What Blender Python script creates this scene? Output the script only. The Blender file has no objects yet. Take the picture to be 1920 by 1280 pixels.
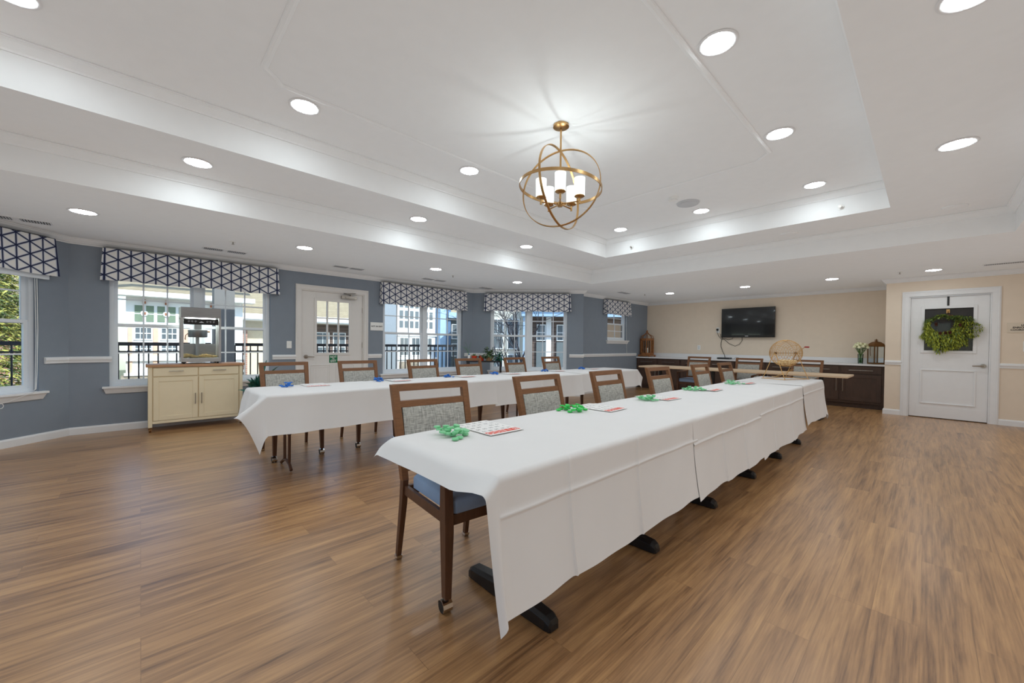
import bpy, bmesh, math, random
from mathutils import Vector, Matrix
R = random.Random(7)
PI = math.pi
S = bpy.context.scene
COL = S.collection
OFF = {}
V = Vector

# ------------------------------------------------------------------ materials
def nt(name):
    m = bpy.data.materials.new(name); m.use_nodes = True
    n = m.node_tree; n.nodes.clear()
    return m, n
def N(n, t, **kw):
    o = n.nodes.new(t)
    for k, v in kw.items():
        if k in o.inputs: o.inputs[k].default_value = v
        else: setattr(o, k, v)
    return o
def srgb(c):
    f = lambda v: (v/12.92 if v <= .04045 else ((v+.055)/1.055)**2.4)
    return tuple(f(x/255) for x in c)+(1,)
def M(name, c, rough=.6, metal=0, var=.06, scale=9, bump=0, bscale=60, coat=0, spec=.5, stretch=None):
    """plain procedural surface: colour with a soft noise variation and optional bump (c is sRGB 0-255)"""
    m, n = nt(name); L = n.links.new
    c = srgb(c)
    out = N(n, 'ShaderNodeOutputMaterial'); b = N(n, 'ShaderNodeBsdfPrincipled')
    b.inputs['Roughness'].default_value = rough; b.inputs['Metallic'].default_value = metal
    b.inputs['Coat Weight'].default_value = coat; b.inputs['Specular IOR Level'].default_value = spec
    L(b.outputs[0], out.inputs[0])
    tc = N(n, 'ShaderNodeTexCoord'); mp = N(n, 'ShaderNodeMapping')
    L(tc.outputs['Object'], mp.inputs[0])
    if stretch: mp.inputs['Scale'].default_value = stretch
    nz = N(n, 'ShaderNodeTexNoise', Scale=scale, Detail=4.0); L(mp.outputs[0], nz.inputs[0])
    r = N(n, 'ShaderNodeValToRGB')
    r.color_ramp.elements[0].color = tuple(x*(1-var) for x in c[:3])+(1,)
    r.color_ramp.elements[1].color = tuple(min(1, x*(1+var)) for x in c[:3])+(1,)
    r.color_ramp.elements[0].position = .3; r.color_ramp.elements[1].position = .7
    L(nz.outputs[0], r.inputs[0]); L(r.outputs[0], b.inputs['Base Color'])
    if bump:
        n2 = N(n, 'ShaderNodeTexNoise', Scale=bscale, Detail=3.0); L(mp.outputs[0], n2.inputs[0])
        bp = N(n, 'ShaderNodeBump', Strength=bump, Distance=.01); L(n2.outputs[0], bp.inputs['Height']); L(bp.outputs[0], b.inputs['Normal'])
    return m
def emis(name, c, s, base=(255, 250, 240)):
    m, n = nt(name); out = N(n, 'ShaderNodeOutputMaterial')
    e = N(n, 'ShaderNodeEmission', Strength=s); e.inputs[0].default_value = srgb(c)
    n.links.new(e.outputs[0], out.inputs[0]); return m
def glass(name, tint=(255, 255, 255), gloss=.06):
    m, n = nt(name); L = n.links.new; out = N(n, 'ShaderNodeOutputMaterial')
    t = N(n, 'ShaderNodeBsdfTransparent'); t.inputs[0].default_value = srgb(tint)
    g = N(n, 'ShaderNodeBsdfGlossy', Roughness=.02); fr = N(n, 'ShaderNodeFresnel', IOR=1.35)
    mx = N(n, 'ShaderNodeMixShader')
    L(fr.outputs[0], mx.inputs[0]); L(t.outputs[0], mx.inputs[1]); L(g.outputs[0], mx.inputs[2]); L(mx.outputs[0], out.inputs[0])
    return m
def floor_mat():
    m, n = nt('plank_floor'); L = n.links.new
    out = N(n, 'ShaderNodeOutputMaterial'); b = N(n, 'ShaderNodeBsdfPrincipled'); L(b.outputs[0], out.inputs[0])
    tc = N(n, 'ShaderNodeTexCoord'); sp = N(n, 'ShaderNodeSeparateXYZ'); L(tc.outputs['Object'], sp.inputs[0])
    cb = N(n, 'ShaderNodeCombineXYZ'); L(sp.outputs[1], cb.inputs[0]); L(sp.outputs[0], cb.inputs[1])
    br = N(n, 'ShaderNodeTexBrick'); br.offset = .37; br.offset_frequency = 3
    br.inputs['Scale'].default_value = 1; br.inputs['Brick Width'].default_value = 1.22; br.inputs['Row Height'].default_value = .155
    br.inputs['Mortar Size'].default_value = .0012; br.inputs['Mortar Smooth'].default_value = .3; br.inputs['Bias'].default_value = 0
    br.inputs['Color1'].default_value = (0, 0, 0, 1); br.inputs['Color2'].default_value = (1, 1, 1, 1); br.inputs['Mortar'].default_value = (.5, .5, .5, 1)
    L(cb.outputs[0], br.inputs[0])
    # grain: the plank's own random value shifts the noise so every plank differs
    mp = N(n, 'ShaderNodeMapping'); mp.inputs['Scale'].default_value = (1.1, 17, 1); L(cb.outputs[0], mp.inputs[0])
    sc = N(n, 'ShaderNodeVectorMath', operation='SCALE'); sc.inputs['Scale'].default_value = 37
    L(br.outputs[0], sc.inputs[0])
    ad = N(n, 'ShaderNodeVectorMath', operation='ADD'); L(mp.outputs[0], ad.inputs[0]); L(sc.outputs[0], ad.inputs[1])
    n1 = N(n, 'ShaderNodeTexNoise', Scale=1.6, Detail=6.0, Roughness=.62, Distortion=.35); L(ad.outputs[0], n1.inputs[0])
    mp2 = N(n, 'ShaderNodeMapping'); mp2.inputs['Scale'].default_value = (2.2, 90, 1); L(cb.outputs[0], mp2.inputs[0])
    n2 = N(n, 'ShaderNodeTexNoise', Scale=1.5, Detail=3.0); L(mp2.outputs[0], n2.inputs[0])
    ramp = N(n, 'ShaderNodeValToRGB'); e = ramp.color_ramp.elements
    e[0].position = .30; e[0].color = srgb((96, 65, 38)); e[1].position = .74; e[1].color = srgb((198, 154, 101))
    k = ramp.color_ramp.elements.new(.5); k.color = srgb((159, 119, 77))
    ma = N(n, 'ShaderNodeMath', operation='MULTIPLY_ADD'); ma.inputs[1].default_value = .30; L(n2.outputs[0], ma.inputs[0])
    ms = N(n, 'ShaderNodeMath', operation='MULTIPLY'); ms.inputs[1].default_value = .70; L(n1.outputs[0], ms.inputs[0]); L(ms.outputs[0], ma.inputs[2])
    mb_ = N(n, 'ShaderNodeMath', operation='MULTIPLY_ADD'); mb_.inputs[1].default_value = .09
    L(br.outputs[0], mb_.inputs[0])
    mo = N(n, 'ShaderNodeMath', operation='SUBTRACT'); mo.inputs[1].default_value = .045; L(ma.outputs[0], mo.inputs[0]); L(mo.outputs[0], mb_.inputs[2])
    L(mb_.outputs[0], ramp.inputs[0])
    mx = N(n, 'ShaderNodeMix', data_type='RGBA', blend_type='MULTIPLY'); mx.inputs[7].default_value = (.72, .68, .62, 1)
    L(br.outputs[1], mx.inputs[0]); L(ramp.outputs[0], mx.inputs[6]); L(mx.outputs[2], b.inputs['Base Color'])
    b.inputs['Roughness'].default_value = .36; b.inputs['Specular IOR Level'].default_value = .7
    bp = N(n, 'ShaderNodeBump', Strength=.12, Distance=.004); L(n1.outputs[0], bp.inputs['Height']); L(bp.outputs[0], b.inputs['Normal'])
    b.inputs['Coat Weight'].default_value = .5; b.inputs['Coat Roughness'].default_value = .3
    return m
def lattice_mat():
    """white fabric printed with navy lines that make a triangle lattice (uses the valance's own UVs in metres)"""
    m, n = nt('lattice_fabric'); L = n.links.new
    out = N(n, 'ShaderNodeOutputMaterial'); b = N(n, 'ShaderNodeBsdfPrincipled', Roughness=.85); L(b.outputs[0], out.inputs[0])
    uv = N(n, 'ShaderNodeUVMap'); sp = N(n, 'ShaderNodeSeparateXYZ'); L(uv.outputs[0], sp.inputs[0])
    s = .139; d = s*math.sqrt(3)/2
    def mth(op, a, bb=None):
        o = N(n, 'ShaderNodeMath', operation=op)
        for i, x in enumerate((a, bb)):
            if x is None: continue
            if isinstance(x, (int, float)): o.inputs[i].default_value = x
            else: L(x, o.inputs[i])
        return o.outputs[0]
    def fam(expr, period, cos):
        q = mth('FRACT', mth('ADD', mth('DIVIDE', expr, period), 100.5)); q = mth('ABSOLUTE', mth('SUBTRACT', q, .5))
        return mth('MULTIPLY', q, period*cos)
    u, v = sp.outputs[0], sp.outputs[1]; t = mth('MULTIPLY', u, 1/math.sqrt(3))
    dist = mth('MINIMUM', mth('MINIMUM', fam(u, d, 1), fam(mth('ADD', v, t), s, .866)), fam(mth('SUBTRACT', v, t), s, .866))
    r = N(n, 'ShaderNodeValToRGB'); e = r.color_ramp.elements
    e[0].position = .0; e[0].color = srgb((22, 27, 58)); e[1].position = 1; e[1].color = srgb((226, 222, 218))
    k = e.new(.26); k.color = srgb((26, 38, 78)); k = e.new(.62); k.color = srgb((198, 200, 208))
    L(mth('MULTIPLY', dist, 60), r.inputs[0]); L(r.outputs[0], b.inputs['Base Color'])
    return m
def weave_mat():
    m, n = nt('tweed_fabric'); L = n.links.new
    out = N(n, 'ShaderNodeOutputMaterial'); b = N(n, 'ShaderNodeBsdfPrincipled', Roughness=.9); L(b.outputs[0], out.inputs[0])
    tc = N(n, 'ShaderNodeTexCoord')
    o = []
    for sc in ((60, 300, 18), (60, 24, 330)):
        mp = N(n, 'ShaderNodeMapping'); mp.inputs['Scale'].default_value = sc; L(tc.outputs['Object'], mp.inputs[0])
        z = N(n, 'ShaderNodeTexNoise', Scale=1.0, Detail=2.0); L(mp.outputs[0], z.inputs[0]); o.append(z.outputs[0])
    a = N(n, 'ShaderNodeMath', operation='ADD'); L(o[0], a.inputs[0]); L(o[1], a.inputs[1])
    r = N(n, 'ShaderNodeValToRGB'); e = r.color_ramp.elements
    h = N(n, 'ShaderNodeMath', operation='MULTIPLY'); h.inputs[1].default_value = .5; L(a.outputs[0], h.inputs[0])
    e[0].position = .36; e[0].color = srgb((126, 124, 117)); e[1].position = .64; e[1].color = srgb((204, 200, 190))
    L(h.outputs[0], r.inputs[0]); L(r.outputs[0], b.inputs['Base Color'])
    return m
def brickish(name, c1, c2, mortar, w, h, ms, rough=.8):
    """rows of siding, shingles or bricks on a wall whose local X/Y run along it and Z up"""
    m, n = nt(name); L = n.links.new
    out = N(n, 'ShaderNodeOutputMaterial'); b = N(n, 'ShaderNodeBsdfPrincipled', Roughness=rough); L(b.outputs[0], out.inputs[0])
    tc = N(n, 'ShaderNodeTexCoord'); sp = N(n, 'ShaderNodeSeparateXYZ'); L(tc.outputs['Object'], sp.inputs[0])
    a = N(n, 'ShaderNodeMath', operation='ADD'); L(sp.outputs[0], a.inputs[0]); L(sp.outputs[1], a.inputs[1])
    cb = N(n, 'ShaderNodeCombineXYZ'); L(a.outputs[0], cb.inputs[0]); L(sp.outputs[2], cb.inputs[1])
    br = N(n, 'ShaderNodeTexBrick'); L(cb.outputs[0], br.inputs[0])
    br.inputs['Scale'].default_value = 1; br.inputs['Brick Width'].default_value = w; br.inputs['Row Height'].default_value = h; br.inputs['Mortar Size'].default_value = ms
    br.inputs['Color1'].default_value = srgb(c1); br.inputs['Color2'].default_value = srgb(c2); br.inputs['Mortar'].default_value = srgb(mortar)
    L(br.outputs[0], b.inputs['Base Color']); return m

m_floor = floor_mat(); m_val = lattice_mat(); m_tweed = weave_mat()
m_ceil = M('ceiling_paint', (238, 237, 236), .9, var=.01)
m_white = M('white_trim_paint', (228, 226, 225), .45, var=.015)
m_blue = M('slate_blue_paint', (132, 139, 149), .75, var=.02, bump=.05, bscale=300)
m_beige = M('beige_paint', (224, 208, 188), .75, var=.015, bump=.05, bscale=300)
m_cloth = M('white_tablecloth', (220, 216, 213), .9, var=.012, scale=5)
m_vinylw = M('white_vinyl', (226, 229, 233), .4, var=.01)
m_doorw = M('door_paint', (222, 217, 212), .5, var=.012)
m_woodshade = M('shaded_chair_wood', (84, 55, 37), .42, var=.18, scale=14, stretch=(6, 6, .8))  # same chair wood, low-down shade put into the colour; table legs reuse it
m_wood = M('lit_walnut_wood', (119, 80, 48), .42, var=.16, scale=10, stretch=(2, 2, 12))  # chair wood in its lighter lit tone, for back and arms
m_seat = M('blue_seat_vinyl', (138, 158, 188), .45, var=.05, bump=.05, bscale=200)
m_chrome = M('chrome', (215, 212, 208), .18, 1, var=.03)
m_nickel = M('brushed_nickel', (180, 174, 166), .33, 1, var=.05)
m_black = M('black_enamel', (22, 21, 22), .35, var=.1)
m_blackr = M('black_rubber', (28, 27, 27), .6, var=.1)
m_glass = glass('window_glass')
m_cglass = glass('cabinet_glass', (246, 250, 252))
m_gold = M('brushed_brass', (196, 160, 108), .3, 1, var=.06)
m_goldw = M('gilt_wire', (214, 172, 110), .32, .85, var=.06)
m_cream = M('cream_cabinet_paint', (226, 211, 178), .5, var=.015)
m_butcher = M('butcher_block', (176, 134, 98), .5, var=.12, scale=8, stretch=(8, .8, 8))
m_steel = M('stainless_steel', (158, 160, 163), .3, .8, var=.06, stretch=(1, 1, 20))
m_alu = M('aluminium_frame', (188, 188, 188), .4, .6, var=.03)
m_esp = M('espresso_cabinet_wood', (72, 54, 44), .45, var=.14, scale=7, stretch=(3, 3, 1))
m_quartz = M('white_quartz', (228, 226, 226), .3, var=.015)
m_table = M('light_laminate', (206, 180, 148), .5, var=.05, scale=6, stretch=(1, 14, 4))
m_screen = M('tv_screen', (6, 8, 12), .12, var=.05, coat=.3)
m_tvb = M('tv_bezel', (9, 9, 11), .15, var=.05, coat=.5)
m_ltgrey = M('light_grey_plastic', (200, 200, 202), .5, var=.02)
m_grey = M('dark_grey_plastic', (66, 68, 74), .5, var=.05)
m_plate = M('white_plastic_plate', (236, 234, 230), .4, var=.01)
m_card = M('card_paper', (232, 228, 224), .6, var=.01)
m_red = M('printed_red', (214, 72, 48), .6, var=.03)
m_ink = M('printed_ink', (40, 38, 40), .7, var=.02)
m_greenchip = M('green_plastic_chip', (140, 206, 150), .35, var=.05)
m_greenchip2 = M('bright_green_plastic_chip', (84, 200, 86), .35, var=.05)
m_bluechip = M('blue_plastic_chip', (48, 110, 196), .35, var=.05)
m_ball = M('ivory_ball', (240, 212, 160), .4, var=.05)
m_redgrip = M('red_grip', (160, 36, 34), .4, var=.05)
m_signg = M('green_sign', (18, 110, 66), .5, var=.03)
m_leaf = M('deep_green_leaf', (54, 102, 88), .5, var=.3, scale=6)
m_leaf2 = M('variegated_leaf', (88, 108, 74), .5, var=.5, scale=40)
m_leaf3 = M('bright_leaf', (84, 140, 66), .5, var=.25, scale=20)
m_wreath = M('wreath_green', (172, 178, 64), .7, var=.35, scale=30)
m_wreath2 = M('wreath_dark_green', (120, 142, 84), .7, var=.3, scale=30)
m_cone = M('pine_cone', (92, 56, 40), .8, var=.3, scale=50)
m_terra = M('red_pot', (206, 66, 34), .5, var=.06)
m_tan = M('tan_pot', (186, 148, 108), .6, var=.1)
m_petal = M('cream_petal', (250, 246, 214), .7, var=.08, scale=60)
m_stem = M('flower_stem', (86, 124, 52), .6, var=.2)
m_bronze = M('antique_bronze', (128, 92, 52), .4, .7, var=.15)
m_lwood = M('lantern_wood', (140, 92, 50), .6, var=.2, scale=20)
m_candle = M('candle_wax', (236, 228, 212), .5, var=.02)
m_pop = M('popcorn', (255, 222, 160), .8, var=.12, scale=60)
m_iron = M('black_iron', (34, 32, 34), .5, var=.1)
m_bark = M('grey_bark', (84, 80, 84), .9, var=.25, scale=30)
m_lamp = emis('lamp_lens', (255, 249, 242), 50)
m_shade = emis('glowing_shade', (255, 247, 230), 1.6)
m_warm = emis('warming_tube', (255, 244, 224), 30)
m_blind = M('dark_blind', (62, 58, 56), .5, var=.1)

# ------------------------------------------------------------------ mesh builder
class Fr:
    """wall frame: s along the wall, t outward (negative = into the room), z up"""
    def __init__(self, p0, p1, out=None):
        self.p = V((p0[0], p0[1], 0)); q = V((p1[0], p1[1], 0)); self.len = (q-self.p).length
        self.d = (q-self.p).normalized(); self.o = V((-self.d.y, self.d.x, 0))
    def __call__(self, s, t, z): return self.p+self.d*s+self.o*t+V((0, 0, z))
class MB:
    def __init__(self): self.bm = bmesh.new(); self.mi = 0
    def face(self, vs):
        try: f = self.bm.faces.new(vs); f.material_index = self.mi; return f
        except ValueError: return None
    def v(self, p): return self.bm.verts.new(p)
    def hexa(self, P):
        v = [self.v(p) for p in P]
        for i in ((0, 3, 2, 1), (4, 5, 6, 7), (0, 1, 5, 4), (1, 2, 6, 5), (2, 3, 7, 6), (3, 0, 4, 7)): self.face([v[k] for k in i])
        return self
    def box(self, x0, x1, y0, y1, z0, z1):
        return self.hexa([(x0, y0, z0), (x1, y0, z0), (x1, y1, z0), (x0, y1, z0), (x0, y0, z1), (x1, y0, z1), (x1, y1, z1), (x0, y1, z1)])
    def lbox(self, F, s0, s1, t0, t1, z0, z1):
        P = [F(s0, t0, z0), F(s1, t0, z0), F(s1, t1, z0), F(s0, t1, z0)]
        return self.hexa(P+[p+V((0, 0, z1-z0)) for p in P])
    def ring(self, F, s0, s1, z0, z1, w, t0, t1, h=None):
        h = h or w
        self.lbox(F, s0, s0+w, t0, t1, z0, z1); self.lbox(F, s1-w, s1, t0, t1, z0, z1)
        self.lbox(F, s0+w, s1-w, t0, t1, z0, z0+h); self.lbox(F, s0+w, s1-w, t0, t1, z1-h, z1); return self
    def loft(self, rings, closed=True, cap=True):
        vr = [[self.v(p) for p in r] for r in rings]; k = len(vr[0])
        for a, b in zip(vr, vr[1:]):
            for i in range(k if closed else k-1):
                j = (i+1) % k; self.face([a[i], a[j], b[j], b[i]])
        if cap and closed: self.face(list(reversed(vr[0]))); self.face(vr[-1])
        return self
    def tube(self, pts, r, seg=8, loop=False, cap=True):
        pts = [V(p) for p in pts]; n = len(pts); rr = r if isinstance(r, (list, tuple)) else [r]*n
        up = None; rings = []
        for i, p in enumerate(pts):
            a = pts[(i-1) % n] if (loop or i) else p; b = pts[(i+1) % n] if (loop or i < n-1) else p
            t = (b-a).normalized()
            if up is None: up = V((0, 0, 1)) if abs(t.z) < .9 else V((1, 0, 0))
            x = t.cross(up).normalized(); up = x.cross(t).normalized()
            rings.append([p+x*math.cos(2*PI*k/seg)*rr[i]+up*math.sin(2*PI*k/seg)*rr[i] for k in range(seg)])
        if loop:
            rings.append(rings[0]); self.loft(rings, cap=False); bmesh.ops.remove_doubles(self.bm, verts=self.bm.verts, dist=1e-6)
        else: self.loft(rings, cap=cap)
        return self
    def cyl(self, p0, p1, r0, r1=None, seg=16): return self.tube([p0, p1], [r0, r0 if r1 is None else r1], seg)
    def lathe(self, prof, c=(0, 0, 0), seg=24, cap=True):
        return self.loft([[(c[0]+r*math.cos(2*PI*k/seg), c[1]+r*math.sin(2*PI*k/seg), c[2]+z) for k in range(seg)] for r, z in prof], cap=cap)
    def prism(self, poly, z0, z1): return self.loft([[(x, y, z0) for x, y in poly], [(x, y, z1) for x, y in poly]])
    def beam(self, pts, ws):
        """rectangular section along pts; ws = (half x, half y) per point, section horizontal"""
        return self.loft([[(p[0]-w[0], p[1]-w[1], p[2]), (p[0]+w[0], p[1]-w[1], p[2]), (p[0]+w[0], p[1]+w[1], p[2]), (p[0]-w[0], p[1]+w[1], p[2])] for p, w in zip(pts, ws)])
    def sphere(self, c, r, seg=12, rings=8, sq=(1, 1, 1)):
        prof = [[(c[0]+sq[0]*r*math.sin(PI*i/rings)*math.cos(2*PI*k/seg), c[1]+sq[1]*r*math.sin(PI*i/rings)*math.sin(2*PI*k/seg), c[2]-sq[2]*r*math.cos(PI*i/rings)) for k in range(seg)] for i in range(1, rings)]
        self.loft(prof, cap=True); return self
    def sweep(self, path, prof, loop=False):
        """profile (offset to the right of travel, z) swept along a 2D path with mitred corners"""
        pts = [V((p[0], p[1])) for p in path]; n = len(pts); rings = []
        for i in range(n):
            d1 = (pts[i]-pts[i-1]).normalized() if (i or loop) else None
            d2 = (pts[(i+1) % n]-pts[i]).normalized() if (i < n-1 or loop) else None
            d1 = d1 or d2; d2 = d2 or d1
            n1 = V((d1.y, -d1.x)); n2 = V((d2.y, -d2.x)); m = (n1+n2)/(1+n1.dot(n2))
            rings.append([(pts[i].x+m.x*o, pts[i].y+m.y*o, z) for o, z in prof])
        if loop: rings.append(rings[0])
        return self.loft(rings, cap=not loop)
    def leaf(self, base, d, L, w, droop=.3, fold=0, seg=3, tw=0):
        base = V(base); d = V(d).normalized(); x = d.cross(V((0, 0, 1)))
        x = x.normalized() if x.length > 1e-3 else V((1, 0, 0)); up = x.cross(d)
        if tw: x, up = x*math.cos(tw)+up*math.sin(tw), up*math.cos(tw)-x*math.sin(tw)
        prev = None
        for i in range(seg+1):
            t = i/seg; p = base+d*L*t-V((0, 0, droop*L*t*t)); ww = w*math.sin(PI*min(.97, .12+.86*t))*.5
            cur = (self.v(p-x*ww+up*fold*ww), self.v(p+x*ww+up*fold*ww))
            if prev: self.face([prev[0], prev[1], cur[1], cur[0]])
            prev = cur
        return self
    def text(self, s, size, origin, ex, ey, depth=.0008, align='CENTER', bold=0):
        cu = bpy.data.curves.new('t', 'FONT'); cu.body = s; cu.size = size; cu.align_x = align; cu.align_y = 'CENTER'; cu.resolution_u = 2; cu.offset = bold*size; cu.space_line = 1.0
        o = bpy.data.objects.new('t', cu); COL.objects.link(o)
        dg = bpy.context.evaluated_depsgraph_get(); me = o.evaluated_get(dg).to_mesh()
        ex = V(ex).normalized(); ey = V(ey).normalized(); ez = ex.cross(ey); og = V(origin)
        vs = [self.v(og+ex*v.co.x+ey*v.co.y+ez*depth) for v in me.vertices]
        for p in me.polygons: self.face([vs[i] for i in p.vertices])
        o.evaluated_get(dg).to_mesh_clear(); bpy.data.objects.remove(o); bpy.data.curves.remove(cu)
        return self
    def build(self, name, mat, parent=None, smooth=False, bevel=0, origin=None, subsurf=0, solid=0):
        bm = self.bm
        bmesh.ops.recalc_face_normals(bm, faces=bm.faces)
        if parent is not None: off = OFF[parent.name]
        elif origin is not None: off = V(origin)
        else:
            xs = [v.co for v in bm.verts]
            off = V(((min(v.x for v in xs)+max(v.x for v in xs))/2, (min(v.y for v in xs)+max(v.y for v in xs))/2, min(v.z for v in xs)))
        bmesh.ops.translate(bm, verts=bm.verts, vec=-off)
        me = bpy.data.meshes.new(name); bm.to_mesh(me); bm.free()
        for mm in (mat if isinstance(mat, (list, tuple)) else [mat]): me.materials.append(mm)
        o = bpy.data.objects.new(name, me); COL.objects.link(o); OFF[o.name] = off
        if parent is not None: o.parent = parent
        else: o.location = off
        if smooth:
            me.shade_smooth() if hasattr(me, 'shade_smooth') else None
            for p in me.polygons: p.use_smooth = True
            if smooth != 2:
                try: me.set_sharp_from_angle(angle=math.radians(40))
                except Exception: pass
        if bevel:
            b = o.modifiers.new('bevel', 'BEVEL'); b.width = bevel; b.segments = 2; b.limit_method = 'ANGLE'
        if solid:
            b = o.modifiers.new('solid', 'SOLIDIFY'); b.thickness = solid
        if subsurf:
            b = o.modifiers.new('sub', 'SUBSURF'); b.levels = b.render_levels = subsurf
        return o
def tag(o, label=None, cat=None, group=None, kind=None):
    if label: o['label'] = label
    if cat: o['category'] = cat
    if group: o['group'] = group
    if kind: o['kind'] = kind
    return o
def thing(name, loc, label, cat, group=None, kind=None):
    o = bpy.data.objects.new(name, None); COL.objects.link(o); o.location = loc; OFF[o.name] = V(loc); o.empty_display_size = .1
    return tag(o, label, cat, group, kind)
def dup(root, loc, rotz=0, label=None, group=None, rot=None):
    r = root.copy(); COL.objects.link(r); r.location = loc; r.rotation_euler = rot or (0, 0, rotz)
    if label: r['label'] = label
    if group: r['group'] = group
    for ch in list(root.children):
        c = ch.copy(); COL.objects.link(c); c.parent = r
        for g in list(ch.children):
            d = g.copy(); COL.objects.link(d); d.parent = c
    return r
def struct(o, label, cat): return tag(o, label, cat, kind='structure')

# ------------------------------------------------------------------ room numbers (metres, camera over the origin)
ZC, Z2, Z3 = 2.46, 2.734, 3.03
WX = -7.33
FL = Fr((WX, -.65), (WX, 5.65))                 # window and door wall; s = y+.65
FBL = Fr((-5.9, -2.08), (WX, -.65))             # left bay, s runs towards the corner
FBR = Fr((WX, 5.65), (-5.5, 7.48))              # right bay
FFL = Fr((-5.76, 7.74), (-5.76, 11.0))          # short far left wall
FB = Fr((-5.76, 11.0), (-.53, 11.0))            # beige back wall
FD = Fr((-.53, 9.95), (2.8, 9.95))              # beige door wall
FN = Fr((2.8, -3.0), (-5.9, -3.0))              # wall behind the camera
FR_ = Fr((2.8, 9.95), (2.8, -3.0))
TH = .16
def wall(name, F, holes, mat, label, s0=0, s1=None, zt=2.6):
    s1 = F.len if s1 is None else s1
    mb = MB(); ss = sorted({s0, s1}.union(*[{h[0], h[1]} for h in holes])) if holes else [s0, s1]
    for a, b in zip(ss, ss[1:]):
        zs = sorted([(h[2], h[3]) for h in holes if h[0] <= a+1e-6 and h[1] >= b-1e-6]); z = 0
        for h0, h1 in zs:
            if h0 > z: mb.lbox(F, a, b, 0, TH, z, h0)
            z = h1
        mb.lbox(F, a, b, 0, TH, z, zt)
    bmesh.ops.remove_doubles(mb.bm, verts=mb.bm.verts, dist=1e-5)
    return struct(mb.build(name, mat), label, 'wall')
W2 = (.35, 2.18, .585, 2.16); W3 = (4.1, 6.02, .585, 2.16); WD1 = (2.62, 3.73, 0, 2.11)
WB = (.42, 2.22, .585, 2.16); WBL = (2.02-2.22+.0, 1.74, .585, 2.16); WS = (1.14, 2.1, 1.33, 2.16); WD2 = (.29, 1.25, 0, 2.13)
WBL = (.0+.06, FBL.len-.30, .585, 2.16)
wall('wall_left', FL, [W2, WD1, W3], m_blue, 'slate blue wall with two windows and the white glazed door')
wall('wall_bay_left', FBL, [WBL], m_blue, 'slate blue angled wall at the left edge of the photo, holding a window')
wall('wall_bay_right', FBR, [WB], m_blue, 'slate blue angled wall with the window behind the potted plants')
struct(MB().lbox(Fr((-5.5, 7.48), (-5.76, 7.74)), .165, .367, .001, .12, 0, 2.6).build('wall_bay_return', m_blue), 'short slate blue return where the angled bay ends', 'wall')
wall('wall_far_left', FFL, [WS], m_blue, 'slate blue wall at the far left corner with one small window')
wall('wall_far', FB, [], m_beige, 'beige wall behind the television and the long counter')
wall('wall_far_return', Fr((-.53, 11.0), (-.53, 10.08)), [], m_beige, 'beige return between the counter recess and the wreath door')
wall('wall_far_right', FD, [WD2], m_beige, 'beige wall holding the white door with the wreath')
wall('wall_right', FR_, [], m_beige, 'beige wall on the right, outside the frame')
NW = [(.8, 3.4, .5, 2.3), (3.9, 6.5, .5, 2.3)]  # unseen windows, added so daylight fills the room
wall('wall_near', FN, NW, m_beige, 'beige wall behind the viewpoint with windows added for fill light')
struct(MB().lbox(Fr((-5.9, -3.0), (-5.9, -2.08)), 0, .92, 0, TH, 0, 2.6).build('wall_near_left', m_blue), 'short slate blue wall beyond the left bay', 'wall')
struct(MB().prism([(-7.45, -.75), (-7.45, 5.75), (-5.6, 7.6), (-5.9, 7.8), (-5.9, 11.15), (2.95, 11.15), (2.95, -3.15), (-6.05, -3.15), (-6.05, -2.15)], -.12, 0).build('floor', m_floor, origin=(0, 0, 0)), 'brown wood-look plank floor', 'floor')
OX0, OX1, OY0, OY1 = -4.775, .623, -1.66, 6.76
IX0, IX1, IY0, IY1 = -3.9, -.3, -.83, 5.93
mb = MB(); zt = 3.2
mb.prism([(OX0, OY0), (OX0, OY1), (OX0, 11.15), (-5.9, 11.15), (-5.9, 7.8), (-5.6, 7.6), (-7.45, 5.75), (-7.45, -.75), (-6.05, -2.15), (-6.05, -3.15), (OX0, -3.15)], ZC, zt)
mb.box(OX1, 2.95, -3.15, 11.15, ZC, zt); mb.box(OX0, OX1, OY1, 11.15, ZC, zt); mb.box(OX0, OX1, -3.15, OY0, ZC, zt)
mb.box(OX0, IX0, OY0, OY1, Z2, zt); mb.box(IX1, OX1, OY0, OY1, Z2, zt); mb.box(IX0, IX1, IY1, OY1, Z2, zt); mb.box(IX0, IX1, OY0, IY0, Z2, zt)
mb.box(IX0, IX1, IY0, IY1, Z3, zt)
struct(mb.build('ceiling', m_ceil, origin=(0, 0, ZC)), 'white stepped tray ceiling', 'ceiling')

# trims
CROWN = [(0, 2.385), (.012, 2.385), (.016, 2.398), (.03, 2.402), (.055, 2.43), (.062, 2.448), (.075, 2.45), (.078, ZC-.001), (0, ZC-.001)]
PATH = [(-5.9, -3), (-5.9, -2.08), (WX, -.65), (WX, 5.65), (-5.5, 7.48), (-5.76, 7.74), (-5.76, 11), (-.53, 11), (-.53, 9.95), (2.8, 9.95)]
struct(MB().sweep(PATH, CROWN).build('trim_1', m_white), 'white crown moulding along the walls', 'crown moulding')
def traycrown(z, x0, x1, y0, y1, nm, lab):
    k = [(0, z-.075), (.01, z-.075), (.014, z-.062), (.05, z-.025), (.055, z-.012), (.065, z-.01), (.066, z-.001), (0, z-.001)]
    struct(MB().sweep([(x0, y0), (x0, y1), (x1, y1), (x1, y0)], k, loop=True).build(nm, m_ceil), lab, 'crown moulding')
traycrown(Z3, IX0, IX1, IY0, IY1, 'trim_2', 'white crown moulding at the top of the inner ceiling tray')
traycrown(Z2, OX0, OX1, OY0, OY1, 'trim_3', 'white crown moulding at the top of the outer ceiling tray')
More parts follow.
